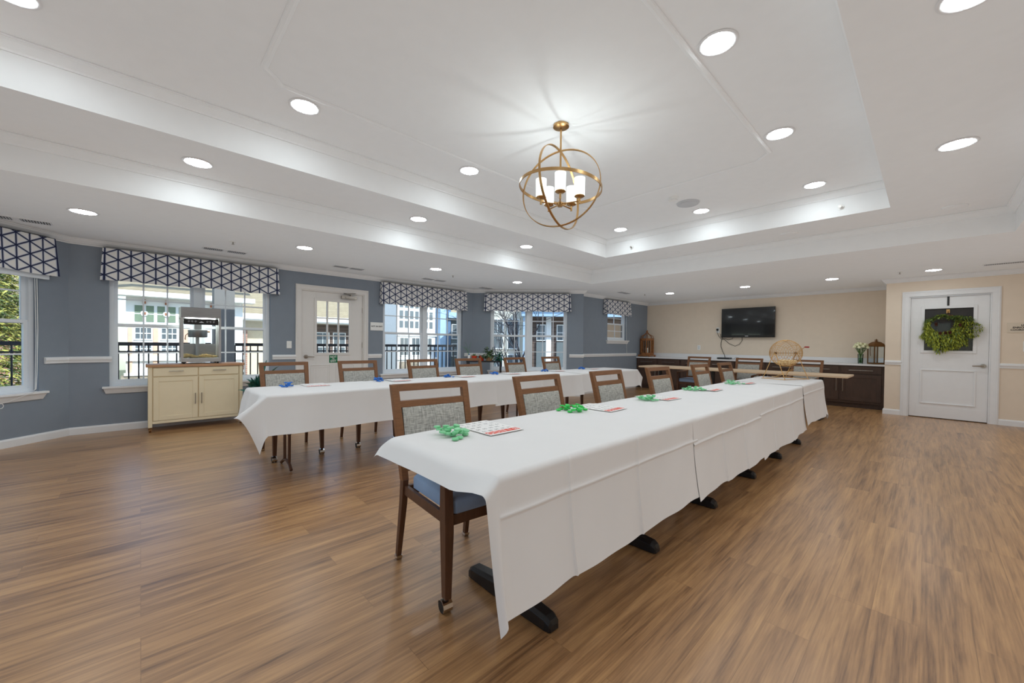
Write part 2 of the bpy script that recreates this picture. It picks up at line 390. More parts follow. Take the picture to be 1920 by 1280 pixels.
# ceiling panel moulding with notched corners
def panel_path(x0, x1, y0, y1, q):
    P = []
    for cx, cy, sx, sy in ((x0, y0, 1, 1), (x0, y1, 1, -1), (x1, y1, -1, -1), (x1, y0, -1, 1)):
        pts = [(cx+sx*q, cy), (cx+sx*q*.55, cy+sy*q*.5), (cx+sx*q*.5, cy+sy*q*.55), (cx, cy+sy*q)]
        P += pts if sx*sy > 0 else pts[::-1]
    return P
PP = panel_path(-3.2, -1.05, .6, 4.42, .13)
struct(MB().sweep(PP, [(-.022, Z3-.001), (-.016, Z3-.009), (0, Z3-.013), (.016, Z3-.009), (.022, Z3-.001)], loop=True).build('trim_4', m_ceil), 'raised panel moulding with notched corners around the chandelier', 'moulding')
RAIL = [(0, .905), (.014, .905), (.018, .93), (.026, .945), (.026, .965), (.018, .978), (0, .982)]
FBLs = lambda s: tuple(FBL(s, 0, 0)[:2]); FBRs = lambda s: tuple(FBR(s, 0, 0)[:2])
rails = [([FBLs(FBL.len-.25), (WX, -.65), (WX, -.27)], 'white chair rail between the left edge window and the wide window'), ([(WX, 1.56), (WX, 1.915)], 'short white chair rail left of the glazed door'), ([(WX, 3.15), (WX, 3.42)], 'short white chair rail right of the glazed door, under the paper sign'), ([(WX, 5.42), (WX, 5.65), FBRs(.38)], 'short white chair rail behind the potted plants'), ([FBRs(2.27), (-5.5, 7.48), (-5.76, 7.74), (-5.76, 10.36)], 'white chair rail running to the left end of the counter'), ([(-.53, 9.95), (-.31, 9.95)], 'short white chair rail left of the wreath door'), ([(.80, 9.95), (2.8, 9.95)], 'white chair rail right of the wreath door')]
for i, (p, lab) in enumerate(rails): struct(MB().sweep(p, RAIL).build('trim_%d' % (5+i), m_white), lab, 'chair rail')
BASE = [(0, 0), (.016, 0), (.016, .075), (.01, .092), (0, .095)]
struct(MB().sweep([(-5.9, -2.98), (-5.9, -2.08), (WX, -.65), (WX, 1.915)], BASE).build('baseboard_left', m_white), 'white baseboard under the left windows', 'baseboard')
struct(MB().sweep([(WX, 3.15), (WX, 5.65), (-5.5, 7.48), (-5.76, 7.74), (-5.76, 10.36)], BASE).build('baseboard_bay', m_white), 'white baseboard right of the glazed door, round the bay', 'baseboard')
struct(MB().sweep([(-.53, 10.38), (-.53, 9.95), (-.31, 9.95)], BASE).build('baseboard_far', m_white), 'short white baseboard between counter and wreath door', 'baseboard')
struct(MB().sweep([(.80, 9.95), (2.79, 9.95)], BASE).build('baseboard_right', m_white), 'white baseboard right of the wreath door', 'baseboard')

# ------------------------------------------------------------------ windows
def window(idx, F, h, units, cols, rows, label, sill=True, single=False):
    s0, s1, z0, z1 = h; c = F((s0+s1)/2, .08, z0)
    w = thing('window_%d' % idx, c, label, 'window', kind='structure')
    a, b, ft0, ft1 = s0+.0, s1-.0, .06, .13
    mb = MB(); fw = .045
    mb.ring(F, a+.001, b-.001, z0+.001, z1-.001, fw, ft0, ft1)
    mw = .10; U = []
    inner = (b-a-2*fw-(units-1)*mw)/units
    for i in range(units):
        x = a+fw+i*(inner+mw); U.append((x, x+inner))
        if i: mb.lbox(F, x-mw, x, ft0-.01, ft1-.002, z0+fw, z1-fw)
    mb.build('window_frame', m_vinylw, w)
    zm = (z0+z1)/2+.02
    for x0, x1 in U:
        for nm, q0, q1, t in (('upper_sash', zm-.02, z1-fw, .10), ('lower_sash', z0+fw, zm+.025, .075)):
            sh = MB(); r = .038
            sh.ring(F, x0, x1, q0, q1, r, t, t+.025)
            for k in range(1, cols): x = x0+r+(x1-x0-2*r)*k/cols; sh.lbox(F, x-.009, x+.009, t+.004, t+.021, q0+r, q1-r)
            for k in range(1, rows): z = q0+r+(q1-q0-2*r)*k/rows; sh.lbox(F, x0+r, x1-r, t+.006, t+.019, z-.009, z+.009)
            so = sh.build(nm, m_vinylw, w)
            p = MB(); p.face([p.v(F(x0+r-.004, t+.013, q0+r-.004)), p.v(F(x1-r+.004, t+.013, q0+r-.004)), p.v(F(x1-r+.004, t+.013, q1-r+.004)), p.v(F(x0+r-.004, t+.013, q1-r+.004))])
            p.build('pane', m_glass, so)
    if sill:
        k = MB(); k.lbox(F, s0-.06, s1+.06, -.055, 0, z0-.022, z0+.004); k.lbox(F, s0+.001, s1-.001, 0, .062, z0-.02, z0+.004)
        P = [(s0-.045, -.03, z0-.085), (s1+.045, -.03, z0-.085)]
        k.hexa([F(s0-.03, -.014, z0-.09), F(s1+.03, -.014, z0-.09), F(s1+.03, 0, z0-.09), F(s0-.03, 0, z0-.09), F(s0-.05, -.042, z0-.022), F(s1+.05, -.042, z0-.022), F(s1+.05, 0, z0-.022), F(s0-.05, 0, z0-.022)])
        k.build('window_sill', m_white, w, bevel=.003)
    return w
window(1, FBL, WBL, 2, 3, 2, 'white double-hung window cut off by the left edge of the photo')
window(2, FL, W2, 2, 3, 2, 'wide white window behind the popcorn machine')
window(3, FL, W3, 2, 3, 2, 'white twin window right of the glazed door')
window(4, FBR, WB, 2, 3, 2, 'white twin window in the angled bay, bare tree outside')
window(5, FFL, WS, 1, 2, 2, 'small white window in the far left corner')
window(6, FN, NW[0], 2, 3, 2, 'unseen window added for fill light behind the viewpoint, right half'); window(7, FN, NW[1], 2, 3, 2, 'unseen window added for fill light behind the viewpoint, left half')

# valances
def valance(F, s0, s1, z0, z1, dep, label, npl):
    mb = MB(); uvl = mb.bm.loops.layers.uv.new('UVMap')
    cols = []; u = 0
    prof = [(s0, 0.0), (s0, -dep)]
    n = max(8, int((s1-s0)/.03))
    for i in range(1, n): prof.append((s0+(s1-s0)*i/n, -dep))
    prof += [(s1, -dep), (s1, 0.0)]
    us = [0]
    for a, b in zip(prof, prof[1:]): us.append(us[-1]+math.hypot(b[0]-a[0], b[1]-a[1]))
    pl = [s0+.12+(s1-s0-.24)*k/(npl-1) for k in range(npl)]
    rows = 7; G = []
    for (s, t), uu in zip(prof, us):
        col = []
        for r in range(rows):
            q = r/(rows-1); z = z1-(z1-z0)*q; fl = .022*q
            ss = s+(-fl if s == s0 else fl if s == s1 else 0); tt = t
            if t < 0:
                near = min(abs(s-p) for p in pl)
                tt = t-.006*q*math.cos((s-s0)*11)+(.012*q*math.exp(-(near/.025)**2)); tt -= .02*q
                z += .008*q*math.sin((s-s0)*7)
            col.append((mb.v(F(ss, tt, z)), (uu, z-z0)))
        G.append(col)
    for A, B in zip(G, G[1:]):
        for r in range(rows-1):
            q = [A[r], B[r], B[r+1], A[r+1]]; f = mb.face([x[0] for x in q])
            if f:
                for lp, x in zip(f.loops, q): lp[uvl].uv = x[1]
    mb.mi = 1
    mb.lbox(F, s0+.002, s1-.002, -dep+.003, -.001, z1-.02, z1+.006)
    o = mb.build('valance', [m_val, m_iron], smooth=1)
    return tag(o, label, 'valance', 'patterned window valances')
valance(FBL, .1, FBL.len-.21, 1.945, 2.378, .1, 'navy and white lattice valance cut off by the left edge of the photo', 6)
valance(FL, .30, 2.27, 1.955, 2.37, .1, 'widest-looking navy and white lattice valance, above the popcorn machine', 7)
valance(FL, 4.04, 6.05, 1.945, 2.37, .1, 'navy and white lattice valance right of the glazed door', 7)
valance(FBR, .30, 2.27, 1.955, 2.365, .1, 'navy and white lattice valance on the angled bay, above the potted plants', 7)
valance(FFL, .95, 2.12, 2.0, 2.378, .1, 'narrowest navy and white lattice valance, above the small far corner window', 4)
# roller blind and cords at the left edge window
bl = thing('window_blind', FBL(.95, .03, 1.9), 'white raised roller blind under the valance at the left edge of the photo', 'blind')
mb = MB(); mb.lbox(FBL, WBL[0]+.02, WBL[1]+.06, -.062, -.03, 1.895, 1.99); mb.build('blind_slats', m_vinylw, bl, bevel=.006)
mb = MB(); s = WBL[1]-.03
mb.tube([FBL(s, -.02, 1.9), FBL(s+.005, -.022, 1.3), FBL(s-.004, -.022, .8), FBL(s-.02, -.03, .62), FBL(s-.04, -.03, .605)], .0035, 6)
mb.tube([FBL(s-.02, -.02, 1.9), FBL(s-.012, -.022, 1.2), FBL(s-.03, -.03, .61)], .003, 6)
ring = [FBL(s-.36+.022*math.cos(a), -.075, .475+.026*math.sin(a)) for a in [2*PI*k/14 for k in range(14)]]
mb.tube(ring, .003, 5, loop=True); mb.tube([FBL(s-.36, -.075, .50), FBL(s-.3, -.07, .51), FBL(s-.04, -.06, .6)], .0025, 5)
mb.build('blind_cord', m_plate, bl)
c5 = thing('blind_cord', FFL(2.06, -.01, .985), 'thin white blind cord hanging beside the small far corner window', 'cord')
MB().tube([FFL(2.045, -.012, 1.98), FFL(2.06, -.012, 1.5), FFL(2.10, -.012, .99)], .004, 6).build('cord', m_plate, c5)

# ------------------------------------------------------------------ doors
def lever(mb, F, s, t, z, dirn):
    mb.tube([F(s, t, z), F(s, t-.012, z)], .033, 16); mb.tube([F(s, t, z), F(s, t-.055, z)], .011, 10)
    mb.tube([F(s, t-.05, z), F(s+dirn*.03, t-.055, z), F(s+dirn*.12, t-.05, z-.004)], [.012, .011, .008], 8)
def raised(mb, F, s0, s1, z0, z1, t):
    for i, d in ((0, .008), (.035, .004)): mb.ring(F, s0+i, s1-i, z0+i, z1-i, .016, t-d, t)
def casing(F, s0, s1, z1, w, o, nm='door_frame'):
    mb = MB()
    q = z1-.012
    mb.lbox(F, s0-w, s0+.012, -.018, 0, 0, q); mb.lbox(F, s1-.012, s1+w, -.018, 0, 0, q); mb.lbox(F, s0-w, s1+w, -.018, 0, q, z1+w)
    mb.lbox(F, s0+.001, s0+.03, .001, .12, 0, z1-.03); mb.lbox(F, s1-.03, s1-.001, .001, .12, 0, z1-.03); mb.lbox(F, s0+.001, s1-.001, .001, .12, z1-.03, z1-.001)
    mb.lbox(F, s0-w+.012, s0-w+.03, -.026, -.017, 0, z1+w-.03); mb.lbox(F, s1+w-.03, s1+w-.012, -.026, -.017, 0, z1+w-.03); mb.lbox(F, s0-w+.012, s1+w-.012, -.026, -.017, z1+w-.03, z1+w-.012)
    return mb.build(nm, m_white if F is FD else m_doorw, o, bevel=.002)
d1 = thing('door_1', FL(3.175, .03, 0), 'white glazed door to the courtyard with a green sign', 'door', kind='structure')
casing(FL, WD1[0], WD1[1], WD1[3], .07, d1)
a, b, z1 = 2.652, 3.698, 2.078; L0, L1, LZ0, LZ1 = 2.88, 3.46, 1.0, 1.935
mb = MB(); t0, t1 = .022, .066
mb.lbox(FL, a, L0, t0, t1, .012, z1); mb.lbox(FL, L1, b, t0, t1, .012, z1); mb.lbox(FL, L0, L1, t0, t1, .012, LZ0); mb.lbox(FL, L0, L1, t0, t1, LZ1, z1)
raised(mb, FL, 2.80, 3.13, .2, .80, t0); raised(mb, FL, 3.22, 3.55, .2, .80, t0)
leaf_ = mb.build('door_leaf', m_doorw, d1, bevel=.0015)
mb = MB(); q = .03
mb.ring(FL, L0-q, L1+q, LZ0-q, LZ1+q, .042, t0-.012, t0)
for k in (1, 2):
    x = L0+(L1-L0)*k/3; mb.lbox(FL, x-.01, x+.01, t0-.004, t1, LZ0, LZ1)
    z = LZ0+(LZ1-LZ0)*k/3; mb.lbox(FL, L0, L1, t0-.002, t1-.003, z-.01, z+.01)
gl = mb.build('glazing_frame', m_doorw, d1)
p = MB(); p.face([p.v(FL(L0, .045, LZ0)), p.v(FL(L1, .045, LZ0)), p.v(FL(L1, .045, LZ1)), p.v(FL(L0, .045, LZ1))]); p.build('pane', m_glass, gl)
mb = MB(); lever(mb, FL, 2.72, t0, .945, 1); mb.build('door_handle', m_nickel, d1, smooth=1)
for z in (.35, 1.15, 1.8): MB().lbox(FL, b-.004, b+.02, t0-.014, t0+.002, z-.05, z+.05).build('hinge', m_nickel, d1)
mb = MB(); mb.lbox(FL, 3.30, 3.57, t0-.06, t0-.004, 1.99, 2.045); mb.lbox(FL, 3.36, 3.52, t0-.07, t0-.06, 2.0, 2.03)
mb.tube([FL(3.48, t0-.03, 2.045), FL(3.48, t0-.03, 2.075)], .016, 10); mb.tube([FL(3.48, t0-.03, 2.068), FL(3.30, t0-.16, 2.072), FL(3.55, -.03, 2.10)], .008, 6)
mb.build('door_closer', m_nickel, d1, bevel=.004)
sg = MB().lbox(FL, 3.105, 3.245, t0-.004, t0, .83, .965).build('exit_sign', m_signg, d1); sg['label'] = 'small green sign reading NOT AN EXIT'
mb = MB()
for sstr, z, sz in (('NOT', .932, .05), ('AN', .897, .028), ('EXIT', .86, .05)): mb.text(sstr, sz, FL(3.175, t0-.0045, z), FL.d, (0, 0, 1), bold=.02)
mb.build('lettering', m_plate, sg)

d2 = thing('door_2', FD(.77, .03, 0), 'white door with a dark window and an evergreen wreath', 'door', kind='structure')
casing(FD, WD2[0], WD2[1], WD2[3], .08, d2)
a, b, z1 = .322, 1.218, 2.098; L0, L1, LZ0, LZ1 = .485, 1.055, 1.165, 1.9
mb = MB(); mb.lbox(FD, a, L0, t0, t1, .012, z1); mb.lbox(FD, L1, b, t0, t1, .012, z1); mb.lbox(FD, L0, L1, t0, t1, .012, LZ0); mb.lbox(FD, L0, L1, t0, t1, LZ1, z1)
mb.build('door_leaf', m_white, d2, bevel=.0015)
mb = MB(); P0, P1, Q0, Q1 = .45, 1.09, .25, .845
mb.ring(FD, P0, P1, Q0, Q1, .02, t0-.012, t0)
mb.build('panel_moulding', m_white, d2, bevel=.003)
MB().lbox(FD, a+.005, b-.005, t0-.003, t0, .015, .2).build('kick_plate', m_white, d2)
mb = MB(); q = .035
mb.ring(FD, L0-q, L1+q, LZ0-q, LZ1+q, .043, t0-.014, t0)
gl = mb.build('glazing_frame', m_white, d2, bevel=.003)
p = MB(); p.face([p.v(FD(L0, .035, LZ0)), p.v(FD(L1, .035, LZ0)), p.v(FD(L1, .035, LZ1)), p.v(FD(L0, .035, LZ1))]); p.build('pane', m_glass, gl)
mb = MB(); n = 34
for k in range(n): x = L0+(L1-L0)*(k+.5)/n; mb.lbox(FD, x-.006, x+.006, .05, .054, LZ0, LZ1)
mb.mi = 1; mb.lbox(FD, L0, L1, .056, .06, LZ0, LZ1)  # black sheet stands for the darkness behind the slats
mb.build('dark_blind', [m_blind, m_black], d2)
mb = MB(); lever(mb, FD, 1.165, t0, .93, -1); mb.build('door_handle', m_nickel, d2, smooth=1)
MB().lbox(FD, a, b, -.006, .02, z1-.004, z1+.01).build('weather_strip', m_ltgrey, d2)
MB().lbox(FD, WD2[0], WD2[1], .11, .13, 0, WD2[3]).build('dark_void_panel', m_black, d2)  # black panel added for the dark space behind the door

# wreath and hanger
wc = V((.235, 9.86, 1.52))
wh = thing('wreath_hanger', (.235, 9.955, 1.83), 'black and brass over-door hanger holding the wreath', 'hanger')
mb = MB(); mb.box(.222, .248, 9.966, 9.969, 1.86, 2.095); mb.box(.222, .248, 9.9655, 9.972, 2.09, 2.098); mb.build('strap', m_iron, wh)
mb = MB(); mb.box(.215, .255, 9.955, 9.968, 1.81, 1.875); mb.tube([(.235, 9.96, 1.83), (.235, 9.93, 1.815), (.235, 9.905, 1.825), (.235, 9.90, 1.845)], .006, 6); mb.build('hook', m_gold, wh)
wr = thing('wreath', wc, 'green evergreen wreath with brown pine cones hanging on the right-hand door', 'wreath')
RW = random.Random(5); hole = V((.17, 9.86, 1.62))
mbs = [MB(), MB()]
for k in range(6500):
    a = RW.uniform(0, 2*PI); lob = 1+.10*math.sin(3*a+.7)+.07*math.sin(7*a+2)+.05*math.sin(13*a)
    top = max(0, math.sin(a-.3)); rin = .125+.03*top; rout = (.335-.10*top)*lob
    rr = rin+(rout-rin)*RW.random()**.8; f = (rr-rin)/(rout-rin); c = hole.lerp(wc, f)
    p = V((c.x+rr*math.cos(a), 9.925-.085*math.sin(PI*min(1, f+.05))*RW.uniform(.3, 1), c.z+rr*math.sin(a)*.98))
    b_ = a+RW.gauss(.35, 1.0); d = V((math.cos(b_), -abs(RW.gauss(.3, .4)), math.sin(b_)-.2))
    dark = RW.random() < (.8 if math.sin(a) > .45 else .2)
    mbs[1 if dark else 0].leaf(p, d, RW.uniform(.02, .05), RW.uniform(.008, .016), .3, RW.uniform(-.3, .5), 2)
mbs[0].build('light_foliage', m_wreath, wr); mbs[1].build('dark_foliage', m_wreath2, wr)
ring = [(hole.x*.5+wc.x*.5+.21*math.cos(a), 9.905, 1.56+.21*math.sin(a)) for a in [2*PI*k/28 for k in range(28)]]
MB().tube(ring, .018, 8, loop=True).build('twig_ring', m_cone, wr)
for x, z in ((.10, 1.62), (.37, 1.60), (.21, 1.47), (.26, 1.475), (.15, 1.465)):
    mb = MB()
    for j in range(5):
        rr = [.02, .032, .034, .026, .014][j]; n = 7
        for k in range(n):
            a = 2*PI*k/n+j*.4; mb.leaf((x, 9.83-j*.009, z), (math.cos(a), -.35, math.sin(a)), rr, .02, 0, seg=2)
    mb.sphere((x, 9.825, z), .018, 8, 6); mb.build('pine_cone', m_cone, wr)

# ------------------------------------------------------------------ wall fittings
def plate(F, s, z, w, h, kind, label, cat):
    t = thing('wall_outlet' if cat == 'outlet' else 'light_switch', F(s, 0, z), label, cat)
    MB().lbox(F, s-w/2, s+w/2, -.006, 0, z-h/2, z+h/2).build('cover_plate', m_plate, t, bevel=.002)
    mb = MB()
    if kind == 'outlet':
        for dz in (-.02, .02): mb.lbox(F, s-.016, s+.016, -.009, -.005, z+dz-.014, z+dz+.014)
    else: mb.lbox(F, s-.006, s+.006, -.016, -.005, z-.012, z+.012)
    mb.build('socket' if kind == 'outlet' else 'toggle', m_ltgrey if kind == 'outlet' else m_plate, t)
    return t
plate(FL, -.05, .437, .07, .118, 'outlet', 'white outlet low on the blue wall near the left edge', 'outlet')
plate(FL, 2.455, 1.15, .075, .12, 'switch', 'white light switch left of the glazed door', 'switch')
plate(FB, 1.51, 1.165, .08, .125, 'outlet', 'white outlet on the beige wall left of the television cables', 'outlet')
pl = plate(FB, 1.985, 1.625, .08, .14, 'outlet', 'white outlet with a black plug beside the television', 'outlet')
MB().lbox(FB, 1.955, 2.0, -.035, -.006, 1.615, 1.665).build('plug', m_blackr, pl)
plate(FD, 1.60, 1.255, .09, .16, 'switch', 'beige switch plate cut off by the right edge of the photo', 'switch')
sg = thing('paper_sign', FL(3.99, 0, 1.44), 'white wall sign reading NOT AN EXIT beside the glazed door', 'sign')
MB().lbox(FL, 3.845, 4.095, -.012, 0, 1.435, 1.59).build('sign_plate', m_plate, sg)
MB().text('NOT AN EXIT', .036, FL(3.97, -.0125, 1.512), FL.d, (0, 0, 1), bold=.035).build('lettering', m_ink, sg)
sg = thing('room_sign', FD(1.56, 0, 1.46), 'beige plaque reading LIFE ENRICHMENT COORDINATOR right of the wreath door', 'sign')
MB().lbox(FD, 1.395, 1.725, -.01, 0, 1.468, 1.622).build('sign_plate', M('beige_plaque', (214, 200, 180), .5, var=.02), sg, bevel=.002)
mb = MB()
for tx, z in (('LIFE', 1.583), ('ENRICHMENT', 1.547), ('COORDINATOR', 1.511)): mb.text(tx, .036, FD(1.56, -.0105, z), FD.d, (0, 0, 1), bold=.03)
mb.build('lettering', m_ink, sg)

# ------------------------------------------------------------------ ceiling fittings
def lamp_proto():
    t = thing('recessed_light', (0, 0, 0), 'x', 'ceiling light')
    mb = MB(); mb.lathe([(.108, 0), (.112, -.004), (.106, -.008), (.094, -.007), (.088, -.003), (.088, 0)], seg=32, cap=False); mb.build('trim_ring', m_white, t, smooth=1)
    mb = MB(); mb.lathe([(.090, -.002), (.085, -.006), (.06, -.010), (.03, -.012), (.001, -.0125)], seg=28, cap=False); mb.build('lens', m_lamp, t, smooth=1)
    return t
LP = lamp_proto(); lused = [False]
def downlight(x, y, z, label, group):  # some fittings are unseen, kept to light the room
    if not lused[0]: lused[0] = True; LP.location = (x, y, z); LP['label'] = label; LP['group'] = group; return
    dup(LP, (x, y, z), 0, label, group)
TX = (-3.36, -2.13, -.90)
for x, y, w in ((-3.36, -.5, 'at the top left corner of the photo'), (-3.36, .93, 'on the left, nearest the notched moulding corner'), (-3.36, 2.53, 'left of the chandelier'), (-3.36, 5.51, 'in the far left corner of the inner tray'), (-2.13, 5.51, 'beside the ceiling speaker'), (-.9, 5.51, 'in the far right corner of the inner tray'), (-.9, 3.98, 'right of the moulding, second from far end'), (-.9, 2.53, 'largest in view, right of the chandelier'), (-.9, .93, 'unseen, above right of viewpoint, kept for light'), (-2.13, -.5, 'unseen, behind the viewpoint, kept for light')):
    downlight(x, y, Z3, 'recessed light in the highest ceiling, '+w, 'recessed lights in the inner tray')
for x, y, w in ((-4.35, .36, 'nearest of three on the left step'), (-4.35, 2.5, 'middle of three on the left step'), (-4.35, 4.4, 'farthest of three on the left step'), (.13, 4.44, 'right side, near the photo edge'), (.11, 2.6, 'right side, cut by the top edge'), (.1, .4, 'unseen, right step above viewpoint, kept for light')):
    downlight(x, y, Z2, 'recessed light in the middle ceiling step, '+w, 'recessed lights in the middle step')
for x, y, w in ((-5.75, -.41, 'by the left edge above the outlet'), (-5.75, 1.6, 'above the popcorn cabinet side of the glazed door'), (-5.75, 3.64, 'above the window right of the glazed door'), (-5.75, 5.57, 'above the potted plants'), (-4.25, 9.2, 'far row, leftmost'), (-2.64, 9.2, 'far row, in front of the television'), (-1.22, 9.2, 'far row, second from the right'), (.05, 9.2, 'far row, in front of the wreath door'), (1.6, 6.5, 'unseen, right outside the frame, kept for light'), (1.6, 2.5, 'unseen, right of the viewpoint, kept for light')):
    downlight(x, y, ZC, 'round recessed light in the lowest ceiling, '+w, 'recessed lights in the lowest ceiling')
# blank round covers and speaker, detector, sprinklers
def disc(name, x, y, z, r, h, mat, label, cat, group=None, inner=None):
    t = thing(name, (x, y, z), label, cat, group)
    MB().lathe([(r, 0), (r, -h*.4), (r*.94, -h), (r*.8, -h*.9), (.001, -h*.9)], (x, y, z), 32, cap=False).build('cover', mat, t, smooth=1)
    MB().lathe([(r*.74, -h*.92), (r*.7, -h*1.15), (.001, -h*1.15)], (x, y, z), 28, cap=False).build('grille', inner or mat, t, smooth=1)
for x, w in ((-4.32, 'leftmost of four'), (-2.9, 'second from the left of four'), (-1.31, 'third from the left of four'), (.18, 'rightmost of four')):
    disc('ceiling_cover', x, 6.37, Z2, .1, .012, m_ceil, 'unlit white round ceiling cover on the far step, '+w, 'ceiling cover', 'unlit round ceiling covers')
disc('ceiling_speaker', -2.13, 5.08, Z3, .135, .02, m_ltgrey, 'round grey-white ceiling speaker beside a recessed light', 'speaker', inner=m_ltgrey)
disc('smoke_detector', -2.18, 4.77, Z3, .06, .035, m_plate, 'small white smoke detector near the ceiling speaker', 'smoke detector')
def sprinkler(p, n, label):
    t = thing('fire_sprinkler', p, label, 'sprinkler', 'fire sprinklers'); p = V(p); n = V(n)
    MB().tube([p, p+n*.006], .032, 16).build('escutcheon', m_plate, t)
    mb = MB(); mb.tube([p, p+n*.03], .008, 8); mb.tube([p+n*.032, p+n*.035], .016, 10); mb.build('head', m_nickel, t)
for x, y, w in ((-6.08, .855, 'above the popcorn cabinet'), (-6.05, 4.2, 'above the window right of the glazed door'), (-4.76, 8.95, 'above the far left corner'), (-.33, 9.1, 'left of the wreath door')): sprinkler((x, y, ZC), (0, 0, -1), 'small fire sprinkler head in the lowest ceiling, '+w)
sprinkler((-2.85+.1-.65, IY1, 2.83), (0, -1, 0), 'small sidewall sprinkler on the far tray riser, left one'); sprinkler((-.72, IY1, 2.84), (0, -1, 0), 'small sidewall sprinkler on the far tray riser, right one')
def vent(x, y, lx, ly, label, two=True):
    t = thing('air_vent', (x, y, ZC), label, 'air vent', 'ceiling air vents')
    mb = MB(); mb.box(x-lx/2, x+lx/2, y-ly/2, y+ly/2, ZC-.008, ZC); mb.build('vent_frame', m_white, t, bevel=.002)
    parts = [(-.47, -.06), (.06, .47)] if two else [(-.46, .46)]
    lon = ly >= lx
    for a, b in parts:
        mb = MB(); mb2 = MB(); L = (ly if lon else lx); W = (lx if lon else ly)*.36
        if lon: mb2.box(x-W, x+W, y+a*L, y+b*L, ZC-.010, ZC-.008)
        else: mb2.box(x+a*L, x+b*L, y-W, y+W, ZC-.010, ZC-.008)
        n = int((b-a)*L/.02)
        for k in range(n):
            q = a*L+(b-a)*L*(k+.5)/n
            if lon: mb.box(x-W, x+W, y+q-.004, y+q+.004, ZC-.014, ZC-.010)
            else: mb.box(x+q-.004, x+q+.004, y-W, y+W, ZC-.014, ZC-.010)
        mb2.build('vent_dark_backing', m_black, t); mb.build('louvre', m_ltgrey, t)  # black slab stands in for the shade behind the louvres
vent(-6.74, .86, .16, .5, 'white slotted ceiling vent above the popcorn machine'); vent(-6.73, 2.56, .16, .5, 'white slotted ceiling vent above the glazed door'); vent(-6.73, 4.23, .16, .5, 'white slotted ceiling vent above the window right of the glazed door')
vent(-6.6, -.95, .16, .5, 'white slotted ceiling vent at the left edge of the photo'); vent(-6.85, 5.65, .2, .3, 'small ceiling vent above the potted plants'); vent(-5.0, 7.9+.5, .16, .4, 'small ceiling vent above the small far corner window'); vent(.75, 9.12, .4, .12, 'ceiling vent above the wreath door', False)

# ------------------------------------------------------------------ chandelier
CX, CY = -2.13, 2.55; CZ = 2.51; CR = .345
ch = thing('chandelier', (CX, CY, Z3), 'brass orb chandelier with five lit white shades', 'chandelier')
MB().lathe([(.065, 0), (.066, -.018), (.05, -.026), (.012, -.03), (.001, -.03)], (CX, CY, Z3), 32, cap=False).build('canopy', m_gold, ch, smooth=1)
MB().cyl((CX, CY, Z3-.02), (CX, CY, CZ-.12), .008, seg=10).build('stem', m_gold, ch, smooth=1)
def band(nrm, up, r, w, th):
    n = V(nrm).normalized(); a = n.cross(V(up)).normalized(); b = n.cross(a); rings = []
    for k in range(64):
        d = a*math.cos(2*PI*k/64)+b*math.sin(2*PI*k/64); c = V((CX, CY, CZ))
        rings.append([c+d*(r-th)+n*(-w), c+d*r+n*(-w), c+d*r+n*w, c+d*(r-th)+n*w])
    rings.append(rings[0]); mb = MB(); mb.loft(rings, cap=False); bmesh.ops.remove_doubles(mb.bm, verts=mb.bm.verts, dist=1e-6); return mb
band((.05, .08, 1), (1, 0, 0), CR, .0125, .006).build('hoop', m_gold, ch, smooth=1)
vd = V((-.64, .77, 0)); rt = V((.77, .64, 0))
band(rt*.87+vd*-.45+V((0, 0, .1)), (0, 0, 1), CR, .009, .006).build('hoop', m_gold, ch, smooth=1)
band(rt*.33+vd*.94+V((0, 0, -.16)), (0, 0, 1), CR-.004, .009, .006).build('hoop', m_gold, ch, smooth=1)
MB().lathe([(.001, -.16), (.02, -.157), (.026, -.14), (.026, -.125), (.014, -.115), (.001, -.11)], (CX, CY, CZ), 20, cap=False).build('hub', m_gold, ch, smooth=1)
for k in range(5):
    a = math.radians(310+72*k); d = V((math.cos(a), math.sin(a), 0)); e = V((CX, CY, CZ))+d*.165; z = CZ-.135
    mb = MB(); mb.tube([(CX+d.x*.02, CY+d.y*.02, z), (e.x, e.y, z+.002)], .006, 8); mb.cyl((e.x, e.y, z-.016), (e.x, e.y, z+.035), .009, seg=10)
    mb.lathe([(.001, .03), (.03, .032), (.042, .04), (.04, .046), (.001, .046)], (e.x, e.y, z), 20, cap=False); arm = mb.build('arm', m_gold, ch, smooth=1)
    mb = MB(); mb.lathe([(.030, .046), (.043, .047), (.045, .19), (.042, .19), (.040, .052), (.03, .05)], (e.x, e.y, z), 24, cap=False); mb.build('lamp_shade', m_shade, arm, smooth=1)
    ld = bpy.data.lights.new('bulb', 'POINT'); ld.energy = 1.8; ld.shadow_soft_size = .012; ld.color = (1, .93, .84)
    lo = bpy.data.objects.new('bulb', ld); COL.objects.link(lo); lo.parent = arm; lo.location = V((e.x, e.y, z+.172))-OFF[arm.name]

